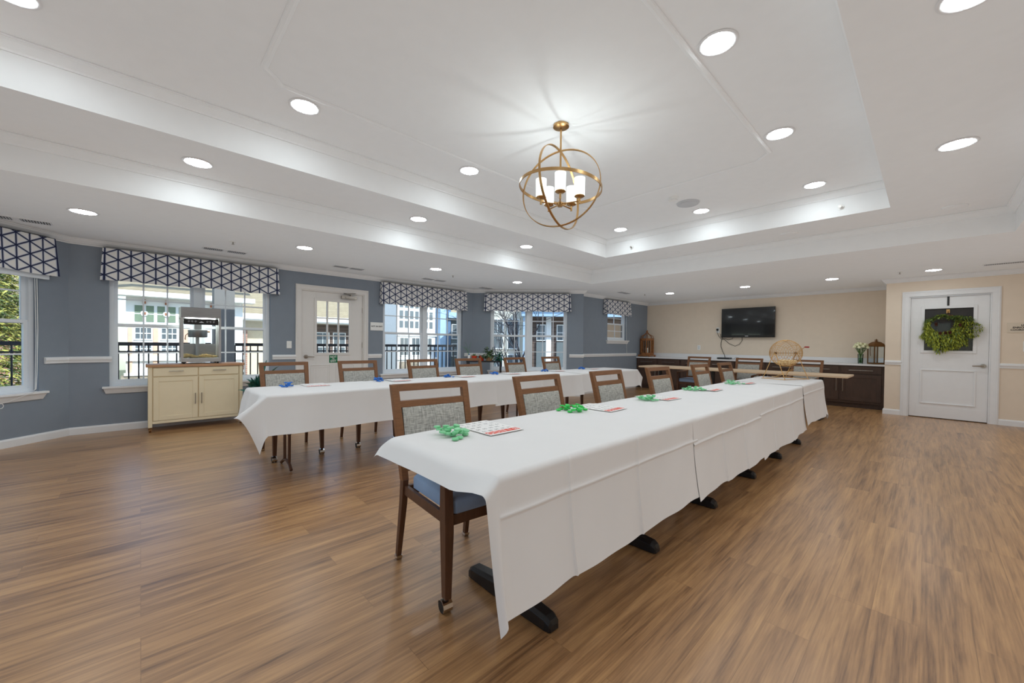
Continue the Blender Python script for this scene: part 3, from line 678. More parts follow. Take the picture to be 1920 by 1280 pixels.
# ------------------------------------------------------------------ chairs (local: faces +x, width along y)
ch0 = thing('dining_chair', (0, 0, 0), 'x', 'chair')
for sy in (-1, 1):
    mb = MB(); y = sy*.218
    mb.beam([(.266, y*1.02, .065), (.256, y, .36), (.252, y, .45), (.245, y, .632)], [(.018, .016), (.026, .022), (.026, .022), (.02, .02)])
    fl_ = mb.build('leg', m_woodshade, ch0, bevel=.003)
    mb = MB(); yy = y*1.02
    mb.cyl((.266, yy, .072), (.262, yy, .055), .011, seg=10)
    mb.cyl((.255, yy-.021, .026), (.255, yy-.006, .026), .026, seg=16); mb.cyl((.255, yy+.006, .026), (.255, yy+.021, .026), .026, seg=16)
    mb.mi = 1
    for k in range(6):
        a0, a1 = math.radians(-35+34*k), math.radians(-35+34*(k+1))
        P = [(.255+r*math.cos(a), 0, .028+r*math.sin(a)) for a in (a0, a1) for r in (.0275, .0305)]
        mb.hexa([(P[0][0], yy-.023, P[0][2]), (P[1][0], yy-.023, P[1][2]), (P[3][0], yy-.023, P[3][2]), (P[2][0], yy-.023, P[2][2]), (P[0][0], yy+.023, P[0][2]), (P[1][0], yy+.023, P[1][2]), (P[3][0], yy+.023, P[3][2]), (P[2][0], yy+.023, P[2][2])])
    mb.build('caster', [m_blackr, m_chrome], fl_)
    mb = MB(); y = sy*.212
    mb.beam([(-.285, y*1.03, .02), (-.238, y, .33), (-.225, y, .46)], [(.014, .013), (.02, .016), (.021, .016)]); rl = mb.build('leg', m_woodshade, ch0, bevel=.003)
    MB().beam([(-.287, y*1.03, 0), (-.286, y*1.03, .012), (-.284, y*1.03, .024)], [(.014, .013), (.018, .017), (.017, .016)]).build('glide', m_chrome, rl)
mb = MB()
mb.box(-.225, .235, -.218, -.196, .378, .428); mb.box(-.225, .235, .196, .218, .378, .428); mb.box(.236, .262, -.2, .2, .378, .428); mb.box(-.226, -.2, -.195, .195, .378, .428)
mb.build('seat_frame', m_woodshade, ch0, bevel=.003)
mb = MB(); x0, x1 = -.165, .27
rings = []
for z, i in ((.428, .006), (.432, .001), (.487, 0), (.497, .006), (.503, .03), (.508, .09)):
    c = .02; a, b, w = x0+i, x1-i, .196-i
    rings.append([(a+c, -w, z), (b-c, -w, z), (b, -w+c, z), (b, w-c, z), (b-c, w, z), (a+c, w, z), (a, w-c, z), (a, -w+c, z)])
mb.loft(rings); mb.build('seat', m_seat, ch0, smooth=1)
for sy in (-1, 1):
    y = sy*.218; mb = MB()
    mb.loft([[(x, y-w, z-.012), (x, y+w, z-.012), (x, y+w, z+.010), (x, y-w, z+.010)] for x, w, z in ((-.255, .017, .655), (-.1, .02, .652), (.15, .022, .642), (.265, .02, .634), (.272, .014, .632))])
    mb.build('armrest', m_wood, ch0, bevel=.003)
bx = lambda z: -.228-(z-.46)*.18-(.10*max(0, z-.46)**2)
mb = MB()
for sy in (-1, 1):
    pts = [(bx(z), sy*(.212+.016*(z-.46)/.5), z) for z in (.455, .6, .75, .88, .965)]
    mb.beam(pts, [(.021, .018), (.02, .02), (.019, .021), (.018, .021), (.017, .021)])
def backbar(z0, z1, w, th):
    mb.hexa([(bx(z0)-th, -w, z0), (bx(z0)+th, -w, z0), (bx(z0)+th, w, z0), (bx(z0)-th, w, z0), (bx(z1)-th, -w, z1), (bx(z1)+th, -w, z1), (bx(z1)+th, w, z1), (bx(z1)-th, w, z1)])
backbar(.927, .966, .232, .0165); backbar(.838, .874, .21, .014); backbar(.50, .53, .2, .014)
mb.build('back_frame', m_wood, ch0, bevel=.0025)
mb = MB(); rings = []
for th, w, dz in ((-.022, .185, .008), (-.018, .196, 0), (.018, .196, 0), (.022, .185, .008)):
    ring = []
    for k in range(7): z = .53+dz+(.838-.53-2*dz)*k/6; ring.append((bx(z)+th, -w, z))
    for k in range(6, -1, -1): z = .53+dz+(.838-.53-2*dz)*k/6; ring.append((bx(z)+th, w, z))
    rings.append(ring)
mb.loft(rings); mb.build('backrest', m_tweed, ch0, smooth=1)
cu_ = [False]
def chair(x, y, rz, label, group):
    if not cu_[0]: cu_[0] = True; o = ch0; o.location = (x, y, 0); o.rotation_euler = (0, 0, rz); o['label'] = label; o['group'] = group; return o
    return dup(ch0, (x, y, 0), rz, label, group)
ordn = ['nearest the viewpoint', 'second from the viewpoint', 'third from the viewpoint', 'fourth from the viewpoint', 'fifth from the viewpoint', 'farthest, by the wire bingo cage']
for (y, rz, dx), w in zip(((1.235, -.085, 0), (2.2, .0, .0), (3.14, .01, 0), (4.14, -.015, 0), (5.305, .0, 0), (6.225, 0, 0)), ordn):
    chair(-1.70+dx, y, rz, 'walnut chair with grey back at the front table, '+w, 'chairs along the front table')
ordn2 = ['left end, before the dark leafy plant', 'in front of the glazed door', 'below the twin window', 'in front of the red plant pots', 'below the angled bay window', 'far end, beside the blue wall']
for y, w in zip((1.19, 2.03, 2.98, 3.8, 4.83, 5.8), ordn2):
    chair(-4.70, y, R.uniform(-.02, .02), 'walnut chair with grey back at rear table, '+w, 'chairs along the rear table')
for x, w in zip((-3.52, -2.52, -1.55), ('leftmost of three', 'middle of three', 'rightmost, behind the wire bingo cage')):
    chair(x, 8.80, -PI/2, 'walnut chair behind the bare wooden table, facing the room, '+w, 'chairs behind the bare table')

# ------------------------------------------------------------------ tables
def pedestal_table(x0, x1, y0, y1, ztop, bases, label, group, mat, along='y'):
    t = thing('folding_table', ((x0+x1)/2, (y0+y1)/2, 0), label, 'table', group)
    MB().box(x0, x1, y0, y1, ztop-.032, ztop).build('tabletop', mat, t, bevel=.006)
    for bq in bases:
        mb = MB(); cx, cy = ((x0+x1)/2, bq) if along == 'y' else (bq, (y0+y1)/2)
        mb.cyl((cx, cy, .05), (cx, cy, ztop-.05), .033, seg=14)
        for sg in (-1, 1):
            E_ = .28
            P = lambda q, h, z: (cx+sg*q, cy+h, z) if along == 'y' else (cx+h, cy+sg*q, z)
            rings = []
            for q, w, z1 in ((.0, .045, .085), (.05, .042, .082), (E_-.03, .036, .062), (E_-.008, .032, .048), (E_, .024, .03)):
                rings.append([P(q, -w, .004), P(q, w, .004), P(q, w, z1-.015), P(q, w*.6, z1), P(q, -w*.6, z1), P(q, -w, z1-.015)])
            mb.loft(rings)
        mb.box(cx-.09, cx+.09, cy-.09, cy+.09, ztop-.05, ztop-.032)
        mb.build('pedestal_leg', m_black, t, bevel=.002)
    return t
ZT = .765
for k, (a, b, bs, w) in enumerate(((.86, 2.66, (1.258, 2.175), 'nearest section'), (2.67, 4.52, (3.097, 4.065), 'middle section'), (4.53, 6.68, (5.0, 5.93), 'farthest section'))):
    pedestal_table(-1.69, -.97, a, b, ZT-.004, bs, 'black-footed pedestal table under white cloth in the long front row, '+w, 'tables of the front row', m_table)
t3 = ((-4.38, -2.62, (-4.05, -2.95), 'left half'), (-2.61, -.84, (-2.05, -1.22), 'right half, behind the bingo cage'))
for a, b, bs, w in t3: pedestal_table(a, b, 8.0, 8.74, .755, bs, 'bare light wood table before the long counter, '+w, 'bare wooden tables', m_table, 'x')
def leg_table(y0, y1, label):
    x0, x1 = -4.34, -3.63
    t = thing('folding_table', ((x0+x1)/2, (y0+y1)/2, 0), label, 'table', 'tables of the rear row')
    MB().box(x0, x1, y0, y1, ZT-.034, ZT-.004).build('tabletop', m_table, t, bevel=.005)
    for y in (y0+.27, y1-.27):
        mb = MB()
        for x in (-4.36+.12, -4.36+.28): mb.cyl((x, y, .07), (x, y, ZT-.05), .013, seg=10); mb.cyl((x, y, .33), (x, y, .37), .017, seg=10)
        xs = [-4.36+.0, -4.36+.1, -4.36+.2, -4.36+.29, -4.36+.345]; zs = [.012, .06, .075, .055, .012]
        mb.tube([(x, y, z) for x, z in zip(xs, zs)], .014, 8); mb.build('folding_leg', m_woodshade, t, smooth=1)
for a, b, w in ((.74, 2.5, 'left section'), (2.51, 4.4, 'middle section'), (4.41, 6.56, 'far section')): leg_table(a, b, 'brown-legged folding table under white cloth in the rear row, '+w)

def cloth(x0, x1, y0, y1, dl, dr, dn, df, label, group, creases=(), res=.025, seed=1, cw=.14, hz=None, amp=.012, ln='near', rn='side', zo=0, nflare=0, pb=.6, nw=.3):
    rnd = random.Random(seed); ph = [rnd.uniform(0, 6.28) for _ in range(4)]; zt = ZT+zo; rr = .022
    def arc(a):
        if a <= 0: return 0, 0
        if a < rr*PI/2: t = a/rr; return rr*math.sin(t), rr*(1-math.cos(t))
        return rr, rr+a-rr*PI/2
    def lin(a, b, k): return [a+(b-a)*i/k for i in range(k+1)]
    def axis(a, b, da, db):
        o = []
        if da > 0: o += lin(a-da, a-.04, max(2, int(da/res)))[:-1]+lin(a-.04, a, 6)[:-1] if da > .05 else lin(a-da, a, 6)[:-1]
        o += lin(a, b, max(2, int((b-a)/(res*1.6))))
        if db > 0: o += (lin(b, b+.04, 6)[1:]+lin(b+.04, b+db, max(2, int(db/res)))[1:]) if db > .05 else lin(b, b+db, 6)[1:]
        return o
    ax0, ax1, ay0, ay1 = x0+rr*.6, x1-rr*.6, y0+(rr*.6 if dn else 0), y1-(rr*.6 if df else 0)
    US, VS = axis(ax0, ax1, dl, dr), axis(ay0, ay1, dn, df)
    VS = sorted(set([v for v in VS if all(abs(v-c) > .018 for c in creases)]+[c+k for c in creases for k in (-.016, -.006, -.002, .002, .006, .016)]))
    if hz: US = sorted(set([u for u in US if abs(u-ax1-hz) > .014]+[ax1+hz+k for k in (-.013, -.005, 0, .005, .013)]))
    sm = lambda t: (lambda q: q*q*(3-2*q))(max(0, min(1, t)))
    def wave(y, s): return amp*s*(math.sin(y*5.3+ph[0])+.6*math.sin(y*11+ph[1])+.35*math.sin(y*23+ph[2]))
    def pos(u, v):
        a = max(ax0-u, u-ax1, 0); sx = -1 if u < ax0 else 1; A = dl if sx < 0 else dr
        b = max(ay0-v, v-ay1, 0); sy = -1 if v < ay0 else 1; B = dn if sy < 0 else df
        ex = ax0 if sx < 0 else ax1; ey = ay0 if sy < 0 else ay1
        z = zt+.0015*math.sin(u*9+ph[0])*math.sin(v*6+ph[1])
        if a <= 0 and b <= 0:
            return u, v, z
        mode = rn if sx > 0 else ln
        if a > 0 and b <= 0:
            o, d = arc(a); s = a/max(A, .01)
            wv = wave(v, s)
            for c in creases: wv += .005*math.exp(-((v-c)/.006)**2)*min(1, a/.06)+.004*(1 if v > c else -1)*math.exp(-abs(v-c)/.15)*s
            if hz: wv += .005*math.exp(-((a-hz)/.006)**2)
            if sx < 0 and ln == 'near' and dn > 0:
                t = 1-sm((v-ay0)/cw); xx = ex-o-.03*s; zz = z-d
                return xx+(ex-.85*a-xx)*t, v, zz+(z-.5*a-zz)*t
            return ex+sx*(o+.035*s*s*(A/.4)+wv), v, z-d*(1+.012*math.sin(v*6+ph[3])+.005*math.sin(v*17+ph[1]))
        if b > 0 and a <= 0:
            o, d = arc(b); s = b/max(B, .01); w = (u-ax0), (ax1-u)
            yy, zz = ey+sy*(o+.03*s+nflare*s+wave(u*3 if nw > 1 else u*1.3, s)*nw), z-d
            if rn == 'side' and dr > 0:
                t = 1-sm(w[1]/cw); yy += (ey+sy*b*.8-yy)*t; zz += (z-.6*b-zz)*t
            if ln == 'side' and dl > 0:
                t = 1-sm(w[0]/cw); yy += (ey+sy*b-yy)*t; zz += (z-.12*b*s-zz)*t
            return u, yy, zz
        s = a/max(A, .01); sb = b/max(B, .01)
        if mode == 'side':
            o, d = arc(a)
            t = s**.6
            x = ex+sx*(o+.035*s*s*(A/.4)+wave(v, s)*(1-sb)+.02*math.sin(sb*PI)*s)
            return x, ey+sy*b*.8*(1-pb*t), z-d-.6*b*(1-s)-.5*b*s*sb
        o, d = arc(b)
        t = sb**.6
        return ex+sx*a*(.85-.05*t), ey+sy*(o+.03*sb+nflare*sb-.10*a*sb), z-d-.5*a*(1-sb)-.3*a*s*sb
    mb = MB(); G = [[mb.v(pos(u, v)) for v in VS] for u in US]
    for i in range(len(US)-1):
        for j in range(len(VS)-1): mb.face([G[i][j], G[i+1][j], G[i+1][j+1], G[i][j+1]])
    o = mb.build('tablecloth', m_cloth, smooth=2, origin=((x0+x1)/2, (y0+y1)/2, zt))
    return tag(o, label, 'tablecloth', group)
TA = 'white cloths on the front row'
cloth(-1.695, -.965, .845, 2.46, .10, .475, .085, 0, 'white tablecloth on the front row, nearest, with the hanging pointed corner', TA, (1.22, 1.75), .022, 3, hz=.15, amp=.005, ln='near', nflare=.03, zo=.002, cw=.16)
cloth(-1.695, -.965, 2.40, 3.80, .09, .495, 0, 0, 'white tablecloth on the front row, second from the viewpoint', TA, (2.9, 3.35), .03, 4, hz=.17, amp=.006)
cloth(-1.695, -.965, 3.77, 5.47, .09, .51, 0, 0, 'white tablecloth on the front row, third from the viewpoint', TA, (4.2, 4.8), .03, 8, hz=.15, amp=.008, zo=-.001)
cloth(-1.695, -.965, 5.44, 6.70, .09, .475, 0, .14, 'white tablecloth on the front row, farthest, under the wire bingo cage', TA, (), .03, 6, hz=.12, amp=.012, zo=.0015, rn='side', pb=.35)
TB = 'white cloths on the rear row'
cloth(-4.35, -3.62, .72, 1.80, .26, .335, .27, 0, 'white tablecloth on the rear row, left end, with draped corners', TB, (), .025, 12, amp=.010, cw=.18, nflare=.03, zo=.002, pb=.75, nw=1.6)
cloth(-4.35, -3.62, 1.78, 3.16, .2, .31, 0, 0, 'white tablecloth on the rear row, second from the left', TB, (2.5,), .035, 13, amp=.012)
cloth(-4.35, -3.62, 3.13, 4.9, .2, .33, 0, 0, 'white tablecloth on the rear row, third from the left', TB, (4.0,), .035, 14, amp=.014, zo=-.001)
cloth(-4.35, -3.62, 4.87, 6.6, .2, .30, 0, .25, 'white tablecloth on the rear row, far end', TB, (5.7,), .035, 15, amp=.012, zo=.001)

# ------------------------------------------------------------------ bingo cards and chips
def card(x, y, rz, label, group, seed):
    rnd = random.Random(seed); z = ZT+.0055
    t = thing('bingo_card', (0, 0, 0), label, 'bingo card', group)
    MB().box(-.15, .15, -.11, .11, 0, .0016).build('card_sheet', m_card, t)
    MB().box(.092, .135, -.102, .102, .0016, .0019).build('header_band', m_red, t)
    mb = MB()
    for k, c in enumerate('BINGO'): mb.text(c, .046, (.113, .082-k*.041, .0021), (0, -1, 0), (1, 0, 0), 0)
    mb.build('header_letters', m_card, t)
    mb = MB()
    for c in range(5):
        nums = rnd.sample(range(1+15*c, 16+15*c), 5)
        for r in range(5):
            if c == 2 and r == 2: continue
            mb.text(str(nums[r]), .025, (.066-r*.046, .082-c*.041, .0018), (0, -1, 0), (1, 0, 0), 0)
    mb.build('numbers', m_ink, t)
    t.location = (x, y, z); t.rotation_euler = (0, 0, rz)
whichA = ['nearest the viewpoint', 'second from the viewpoint', 'third from the viewpoint', 'fourth from the viewpoint', 'farthest from the viewpoint']
for k, (x, y, rz) in enumerate(((-1.545, 1.30, 0), (-1.545, 2.30, .05), (-1.535, 3.13, -.06), (-1.54, 4.12, .03), (-1.54, 5.22, -.04))):
    card(x, y, rz, 'white bingo card with red header on the front table, '+whichA[k], 'bingo cards on the front table', k)
whichB = ['left end', 'second from the left', 'third from the left', 'fourth from the left', 'fifth from the left', 'far end']
for k, y in enumerate((1.27, 2.16, 3.1, 3.93, 4.95, 5.92)):
    card(-4.2, y, R.uniform(-.06, .06), 'white bingo card with red header on the rear table, '+whichB[k], 'bingo cards on the rear table', 20+k)
def chip_proto(mat, r=.0158, h=.009):
    mb = MB(); mb.lathe([(.001, 0), (r-.0015, 0), (r, .0015), (r, h-.0015), (r-.0015, h), (.001, h)], seg=20, cap=True)
    o = mb.build('bingo_chip', mat, smooth=1, origin=(0, 0, 0)); return tag(o, 'x', 'bingo chip')
protos = {}
def pile(x, y, n, mat, sx, sy, label, group, seed, r=.0158, h=.009):
    rnd = random.Random(seed); placed = []
    k = 0
    while k < n:
        px, py = x+rnd.gauss(0, sx), y+rnd.gauss(0, sy)
        near = [q for q in placed if math.hypot(q[0]-px, q[1]-py) < 2*r]
        z = ZT+.0055
        if near: z = max(q[2] for q in near)+h*1.02
        if z > ZT+.0055+3.2*h: continue
        if mat.name not in protos: o = protos[mat.name] = chip_proto(mat, r, h)
        else: o = protos[mat.name].copy(); COL.objects.link(o)
        o.location = (px, py, z); tilt = .16 if near else 0
        o.rotation_euler = (rnd.uniform(-tilt, tilt), rnd.uniform(-tilt, tilt), rnd.uniform(0, 6))
        if tilt: o.location.z += .0015
        o['label'] = label; o['group'] = group; o['category'] = 'bingo chip'
        placed.append((px, py, z)); k += 1
for k, (x, y, n) in enumerate(((-1.53, 1.06, 26), (-1.58, 2.06, 26), (-1.52, 2.93, 20), (-1.56, 3.93, 20), (-1.56, 4.98, 20))):
    pile(x, y, n, m_greenchip2 if k == 1 else m_greenchip, .042, .032, ('bright' if k == 1 else 'pale')+' green bingo chip in the loose pile on the front table, '+whichA[k], 'green chips, pile '+whichA[k], 50+k)
for k, y in enumerate((1.03, 1.95, 2.86, 3.66, 4.72, 5.72)):
    pile(-4.22, y, 14, m_bluechip, .03, .028, 'blue bingo chip in the small pile on the rear table, '+whichB[k], 'blue chips, pile '+whichB[k], 80+k)

# ------------------------------------------------------------------ bingo cage
cc = V((-1.32, 6.38, 1.12)); axd = V((.36, .93, 0)).normalized(); pd = V((.93, -.36, 0)).normalized(); CRr = .18; HL = .205
cg = thing('bingo_cage', (cc.x, cc.y, ZT+.004), 'gold wire bingo cage with a red crank on the front table', 'bingo cage')
def ell(u, a): return cc+axd*HL*math.cos(u)+(pd*math.cos(a)+V((0, 0, 1))*math.sin(a))*CRr*math.sin(u)
mb = MB()
for k in range(1, 20):
    u = PI*k/20; mb.tube([ell(u, 2*PI*j/30) for j in range(30)], .0022, 5, loop=True)
for j in range(10): mb.tube([ell(PI*(.03+.94*k/18), 2*PI*j/10) for k in range(19)], .0019, 5)
mb.build('wire_drum', m_goldw, cg, smooth=1)
mb = MB(); mb.tube([cc-axd*(HL+.03), cc+axd*(HL+.03)], .004, 8)
for s in (-1, 1): mb.tube([cc+axd*s*(HL-.008), cc+axd*s*(HL+.012)], .014, 12)
mb.build('axle', m_bronze, cg, smooth=1)
zb = ZT+.006; mb = MB()
for s in (-1, 1):
    ap = cc+axd*s*(HL+.022)
    for q in (-1, 1):
        ft = V((cc.x, cc.y, zb+.003))+axd*s*(HL+.03)+pd*q*.15
        mb.tube([ap+V((0, 0, .004)), ap+pd*q*.02-V((0, 0, .03)), ft], .0045, 6)
        mb.tube([ft, ft+axd*s*.03], .004, 6)
for q in (-1, 1): mb.tube([V((cc.x, cc.y, zb+.004))+axd*s*(HL+.03)+pd*q*.15 for s in (-1, 1)], .004, 6)
for s in (-1, 1): mb.tube([V((cc.x, cc.y, zb+.004))+axd*s*(HL+.03)+pd*q*.15 for q in (-1, 1)], .004, 6)
mb.build('wire_stand', m_goldw, cg, smooth=1)
mb = MB(); c0 = V((cc.x, cc.y, zb))
for q in (-.012, .012): mb.tube([c0+axd*.05+pd*(.06+q*0)+V((q, 0, .13)), c0-pd*.12+V((q, q, .02)), c0-pd*.17+V((q, q, .02))], .003, 6)
mb.build('ball_chute', m_goldw, cg, smooth=1)
mb = MB(); e0 = cc+axd*(HL+.032); e1 = e0+pd*.10+V((0, 0, .085)); mb.tube([e0-axd*.01, e0, e1, e1+axd*.02], .004, 6); ck = mb.build('crank', m_goldw, cg, smooth=1)
mb = MB(); e2 = e1+pd*.012; mb.tube([e1+pd*-.004, e1+pd*.03, e1+pd*.052], [.0085, .0105, .009], 10); mb.build('grip', m_redgrip, ck, smooth=1)['label'] = 'red grip'
r_ = .0148; pos = []
for iz in range(12):
    for ix in range(-12, 13):
        for iy in range(-14, 15):
            q = V(((ix+.5*(iz % 2))*2.04*r_, (iy+.5*(iz % 2))*2.04*r_, -.150+iz*1.6*r_))
            e = (q.x/(CRr-.0195))**2+(q.y/(HL-.022))**2+(q.z/(CRr-.0195))**2
            if e < 1: pos.append((q.z+.12*((q.x-.03)**2+q.y**2)**.5*1.2, q))
pos.sort(key=lambda a: a[0]); bp = None
for k, (_, q) in enumerate(pos[:75]):
    if bp is None: bp = o = MB().sphere((0, 0, 0), r_, 12, 8).build('bingo_ball', m_ball, smooth=2, origin=(0, 0, 0))
    else: o = bp.copy(); COL.objects.link(o)
    o.location = cc+pd*q.x+axd*q.y+V((0, 0, q.z)); tag(o, 'ivory bingo ball lying in the bottom of the wire cage', 'bingo ball', 'balls inside the bingo cage')

# ------------------------------------------------------------------ popcorn cabinet and machine
KX0, KX1, KY0, KY1 = -7.27, -6.90, .06, 1.10
kb = thing('kitchen_cart', ((KX0+KX1)/2, (KY0+KY1)/2, 0), 'cream two-door cart on casters under the popcorn machine', 'cart')
mb = MB(); mb.box(KX0, KX1-.018, KY0+.03, KY1-.03, .11, .845)
for y in (KY0+.01, KY1-.05): mb.box(KX1-.05, KX1, y, y+.04, .06, .845); mb.box(KX0, KX0+.04, y, y+.04, .06, .845)
mb.box(KX1-.03, KX1-.004, KY0+.05, KY1-.05, .105, .14); mb.build('carcass', m_cream, kb, bevel=.002)
MB().box(KX0-.005, KX1+.015, KY0-.012, KY1+.012, .845, .88).build('worktop', m_butcher, kb, bevel=.004)
ym = (KY0+KY1)/2
def pull(mb, x, y, z, L, vert, n=(1, 0, 0), r=.005):
    n = V(n); ax = V((0, 0, 1)) if vert else V((-n.y, n.x, 0)); c = V((x, y, z))
    mb.tube([c+n*.028-ax*L/2, c+n*.028+ax*L/2], r, 8)
    for s in (-.38, .38): mb.tube([c+ax*L*s, c+ax*L*s+n*.028], r*.85, 6)
for a, b in ((KY0+.06, ym-.006), (ym+.006, KY1-.06)):
    dr_ = MB().box(KX1-.02, KX1, a, b, .725, .835).build('drawer', m_cream, kb, bevel=.003)
    mb = MB(); pull(mb, KX1, (a+b)/2, .79, .15, False); mb.build('handle', m_nickel, dr_, smooth=1)
    mb = MB(); mb.box(KX1-.02, KX1-.006, a, b, .145, .71)
    mb.ring(Fr((KX1, 0), (KX1, 2)), a, b, .145, .71, .055, 0, .006)
    dd = mb.build('door', m_cream, kb, bevel=.002)
    mb = MB(); y = b-.028 if a < ym-.1 else a+.028; pull(mb, KX1, y, .41, .15, True); mb.build('handle', m_nickel, dd, smooth=1)
for x in (KX0+.02, KX1-.025):
    for y in (KY0+.03, KY1-.03):
        mb = MB(); mb.cyl((x, y, .062), (x, y, .045), .012, seg=10); mb.cyl((x, y-.012, .022), (x, y+.012, .022), .022, seg=14); mb.box(x-.012, x+.012, y-.016, y+.016, .03, .05); mb.build('caster', m_bronze, kb)
PX0, PX1, PY0, PY1, PZ0, PZ1 = -7.23, -6.915, .395, .835, .905, 1.655
pm = thing('popcorn_machine', ((PX0+PX1)/2, (PY0+PY1)/2, .88), 'countertop popcorn machine with glass sides on the cream cart', 'popcorn machine')
for x in (PX0+.03, PX1-.03):
    for y in (PY0+.035, PY1-.035): MB().cyl((x, y, .881), (x, y, PZ0), .013, .011, 12).build('foot', m_blackr, pm)
MB().box(PX0, PX1, PY0, PY1, PZ0, PZ0+.055).build('base', m_alu, pm, bevel=.004)
mb = MB()
for x in (PX0, PX1-.028):
    for y in (PY0, PY1-.028): mb.box(x, x+.028, y, y+.028, PZ0+.055, PZ1-.14)
mb.build('corner_posts', m_alu, pm)
MB().box(PX0, PX1, PY0, PY1, PZ1-.14, PZ1).build('hood', m_steel, pm, bevel=.004)
mb = MB(); mb.box(PX1-.012, PX1-.004, PY0+.03, PY1-.03, PZ1-.235, PZ1-.155); hb = mb.build('header_panel', m_black, pm); hb['label'] = 'black panel with white scrolls'
mb = MB(); x = PX1-.003
for s in (-1, 1):
    yc = (PY0+PY1)/2+s*.10
    for k in range(3):
        sp = [(x, yc+s*(k-1)*.036+(.012-.0007*j)*math.cos(j*.55+k*PI), PZ1-.195+(.016-.0009*j)*math.sin(j*.55+k*PI)*(-1)**k) for j in range(15)]
        mb.tube(sp, .0018, 4)
mb.prism([(0, 0), (1, 0), (.5, 1)], 0, 1) if False else None
yc = (PY0+PY1)/2; f = [mb.v((x, yc-.03, PZ1-.208)), mb.v((x, yc+.03, PZ1-.208)), mb.v((x, yc, PZ1-.188))]; mb.face(f)
mb.build('scrollwork', m_ltgrey, hb)
for nm, P in (('front_glass', [(PX1-.01, PY0+.028, PZ0+.055), (PX1-.01, PY1-.028, PZ0+.055), (PX1-.01, PY1-.028, PZ1-.14), (PX1-.01, PY0+.028, PZ1-.14)]), ('side_glass', [(PX0+.02, PY0+.012, PZ0+.055), (PX1-.02, PY0+.012, PZ0+.055), (PX1-.02, PY0+.012, PZ1-.14), (PX0+.02, PY0+.012, PZ1-.14)]), ('side_glass', [(PX0+.02, PY1-.012, PZ0+.055), (PX1-.02, PY1-.012, PZ0+.055), (PX1-.02, PY1-.012, PZ1-.14), (PX0+.02, PY1-.012, PZ1-.14)])):
    mb = MB(); mb.face([mb.v(p) for p in P]); mb.build(nm, m_cglass, pm)
mb = MB(); mb.box(PX0+.004, PX0+.01, PY0+.028, PY1-.028, PZ0+.055, PZ0+.25); mb.build('back_panel', m_steel, pm)
ky, kx, kz = (PY0+PY1)/2-.03, (PX0+PX1)/2+.03, 1.245
mb = MB(); mb.lathe([(.001, 0), (.102, 0), (.108, .008), (.108, .098), (.112, .102), (.1, .104), (.001, .112)], (kx, ky, kz), 32, cap=False); kt = mb.build('kettle', m_steel, pm, smooth=1)
mb = MB(); mb.tube([(kx, ky-.108, kz+.05), (kx, ky-.13, kz+.03), (kx+.02, ky-.14, kz-.03), (kx+.05, ky-.135, kz-.03)], .005, 6); mb.cyl((kx, ky+.108, kz+.08), (kx, ky+.135, kz+.08), .011, seg=8); mb.build('kettle_handle', m_bronze, kt)
MB().box(PX0+.06, PX1-.05, PY0+.06, PY1-.06, PZ1-.152, PZ1-.141).build('warming_light', m_warm, pm)
MB().box(kx-.03, kx+.03, ky-.04, ky+.04, kz+.11, PZ1-.14).build('kettle_arm', m_steel, pm)
MB().cyl((kx-.05, ky, PZ0+.055), (kx-.05, ky, kz), .02, seg=12).build('spindle', m_alu, pm)
mb = MB(); RP = random.Random(9)
for k in range(900):
    x, y = RP.uniform(PX0+.03, PX1-.03), RP.uniform(PY0+.035, PY1-.035); h = .05*(1-.3*(y-PY0)/.44)*(.75+.25*math.sin(y*30))
    z = PZ0+.06+RP.uniform(.1, 1)*h
    mb.sphere((x, y, z), RP.uniform(.006, .010), 6, 4, (1, RP.uniform(.7, 1.2), RP.uniform(.7, 1.1)))
tag(mb.build('popcorn', m_pop, smooth=1), 'yellow popcorn heaped in the bottom of the popcorn machine', 'popcorn', kind='stuff')

# ------------------------------------------------------------------ counter, cabinets
CYF = 10.39
edges = [-5.75, -4.49, -3.17, -1.89, -.545]; pos4 = ['left end of the counter', 'second from the left', 'third from left, behind the bingo cage', 'right end, by the wreath door']
for a, b, w in zip(edges, edges[1:], pos4):
    c = thing('base_cabinet', ((a+b)/2, 10.7, 0), 'dark espresso cabinet with drawers and doors, '+w, 'cabinet', 'base cabinets under the counter')
    mb = MB(); mb.box(a+.002, b-.002, CYF+.02, 10.99, .095, .848); mb.box(a+.002, b-.002, CYF+.075, 10.98, 0, .095); mb.build('carcass', m_esp, c)
    m_ = (a+b)/2
    for q0, q1, hs in ((a+.02, m_-.02, 1), (m_+.02, b-.05 if b > -1 else b-.02, -1)):
        d = MB().box(q0, q1, CYF, CYF+.02, .69, .835).build('drawer', m_esp, c, bevel=.003)
        mb = MB(); pull(mb, (q0+q1)/2, CYF, .755, .36, False, (0, -1, 0), .006); mb.build('handle', m_nickel, d, smooth=1)
        mb = MB(); mb.box(q0, q1, CYF+.008, CYF+.02, .14, .665)
        mb.ring(Fr((-7, CYF), (0, CYF)), q0+7, q1+7, .14, .665, .065, 0, .008)
        d = mb.build('door', m_esp, c, bevel=.002)
        mb = MB(); pull(mb, q1-.032 if hs > 0 else q0+.032, CYF, .47, .29, True, (0, -1, 0), .006); mb.build('handle', m_nickel, d, smooth=1)
ct = thing('countertop', (-3.15, 10.7, .85), 'long white quartz countertop with upstand along the beige wall', 'countertop')
MB().box(-5.755, -.535, CYF-.025, 10.995, .85, .882).build('worktop', m_quartz, ct, bevel=.003)
MB().box(-5.755, -.535, 10.975, 10.995, .882, .992).build('backsplash', m_quartz, ct, bevel=.002)
CT = .882
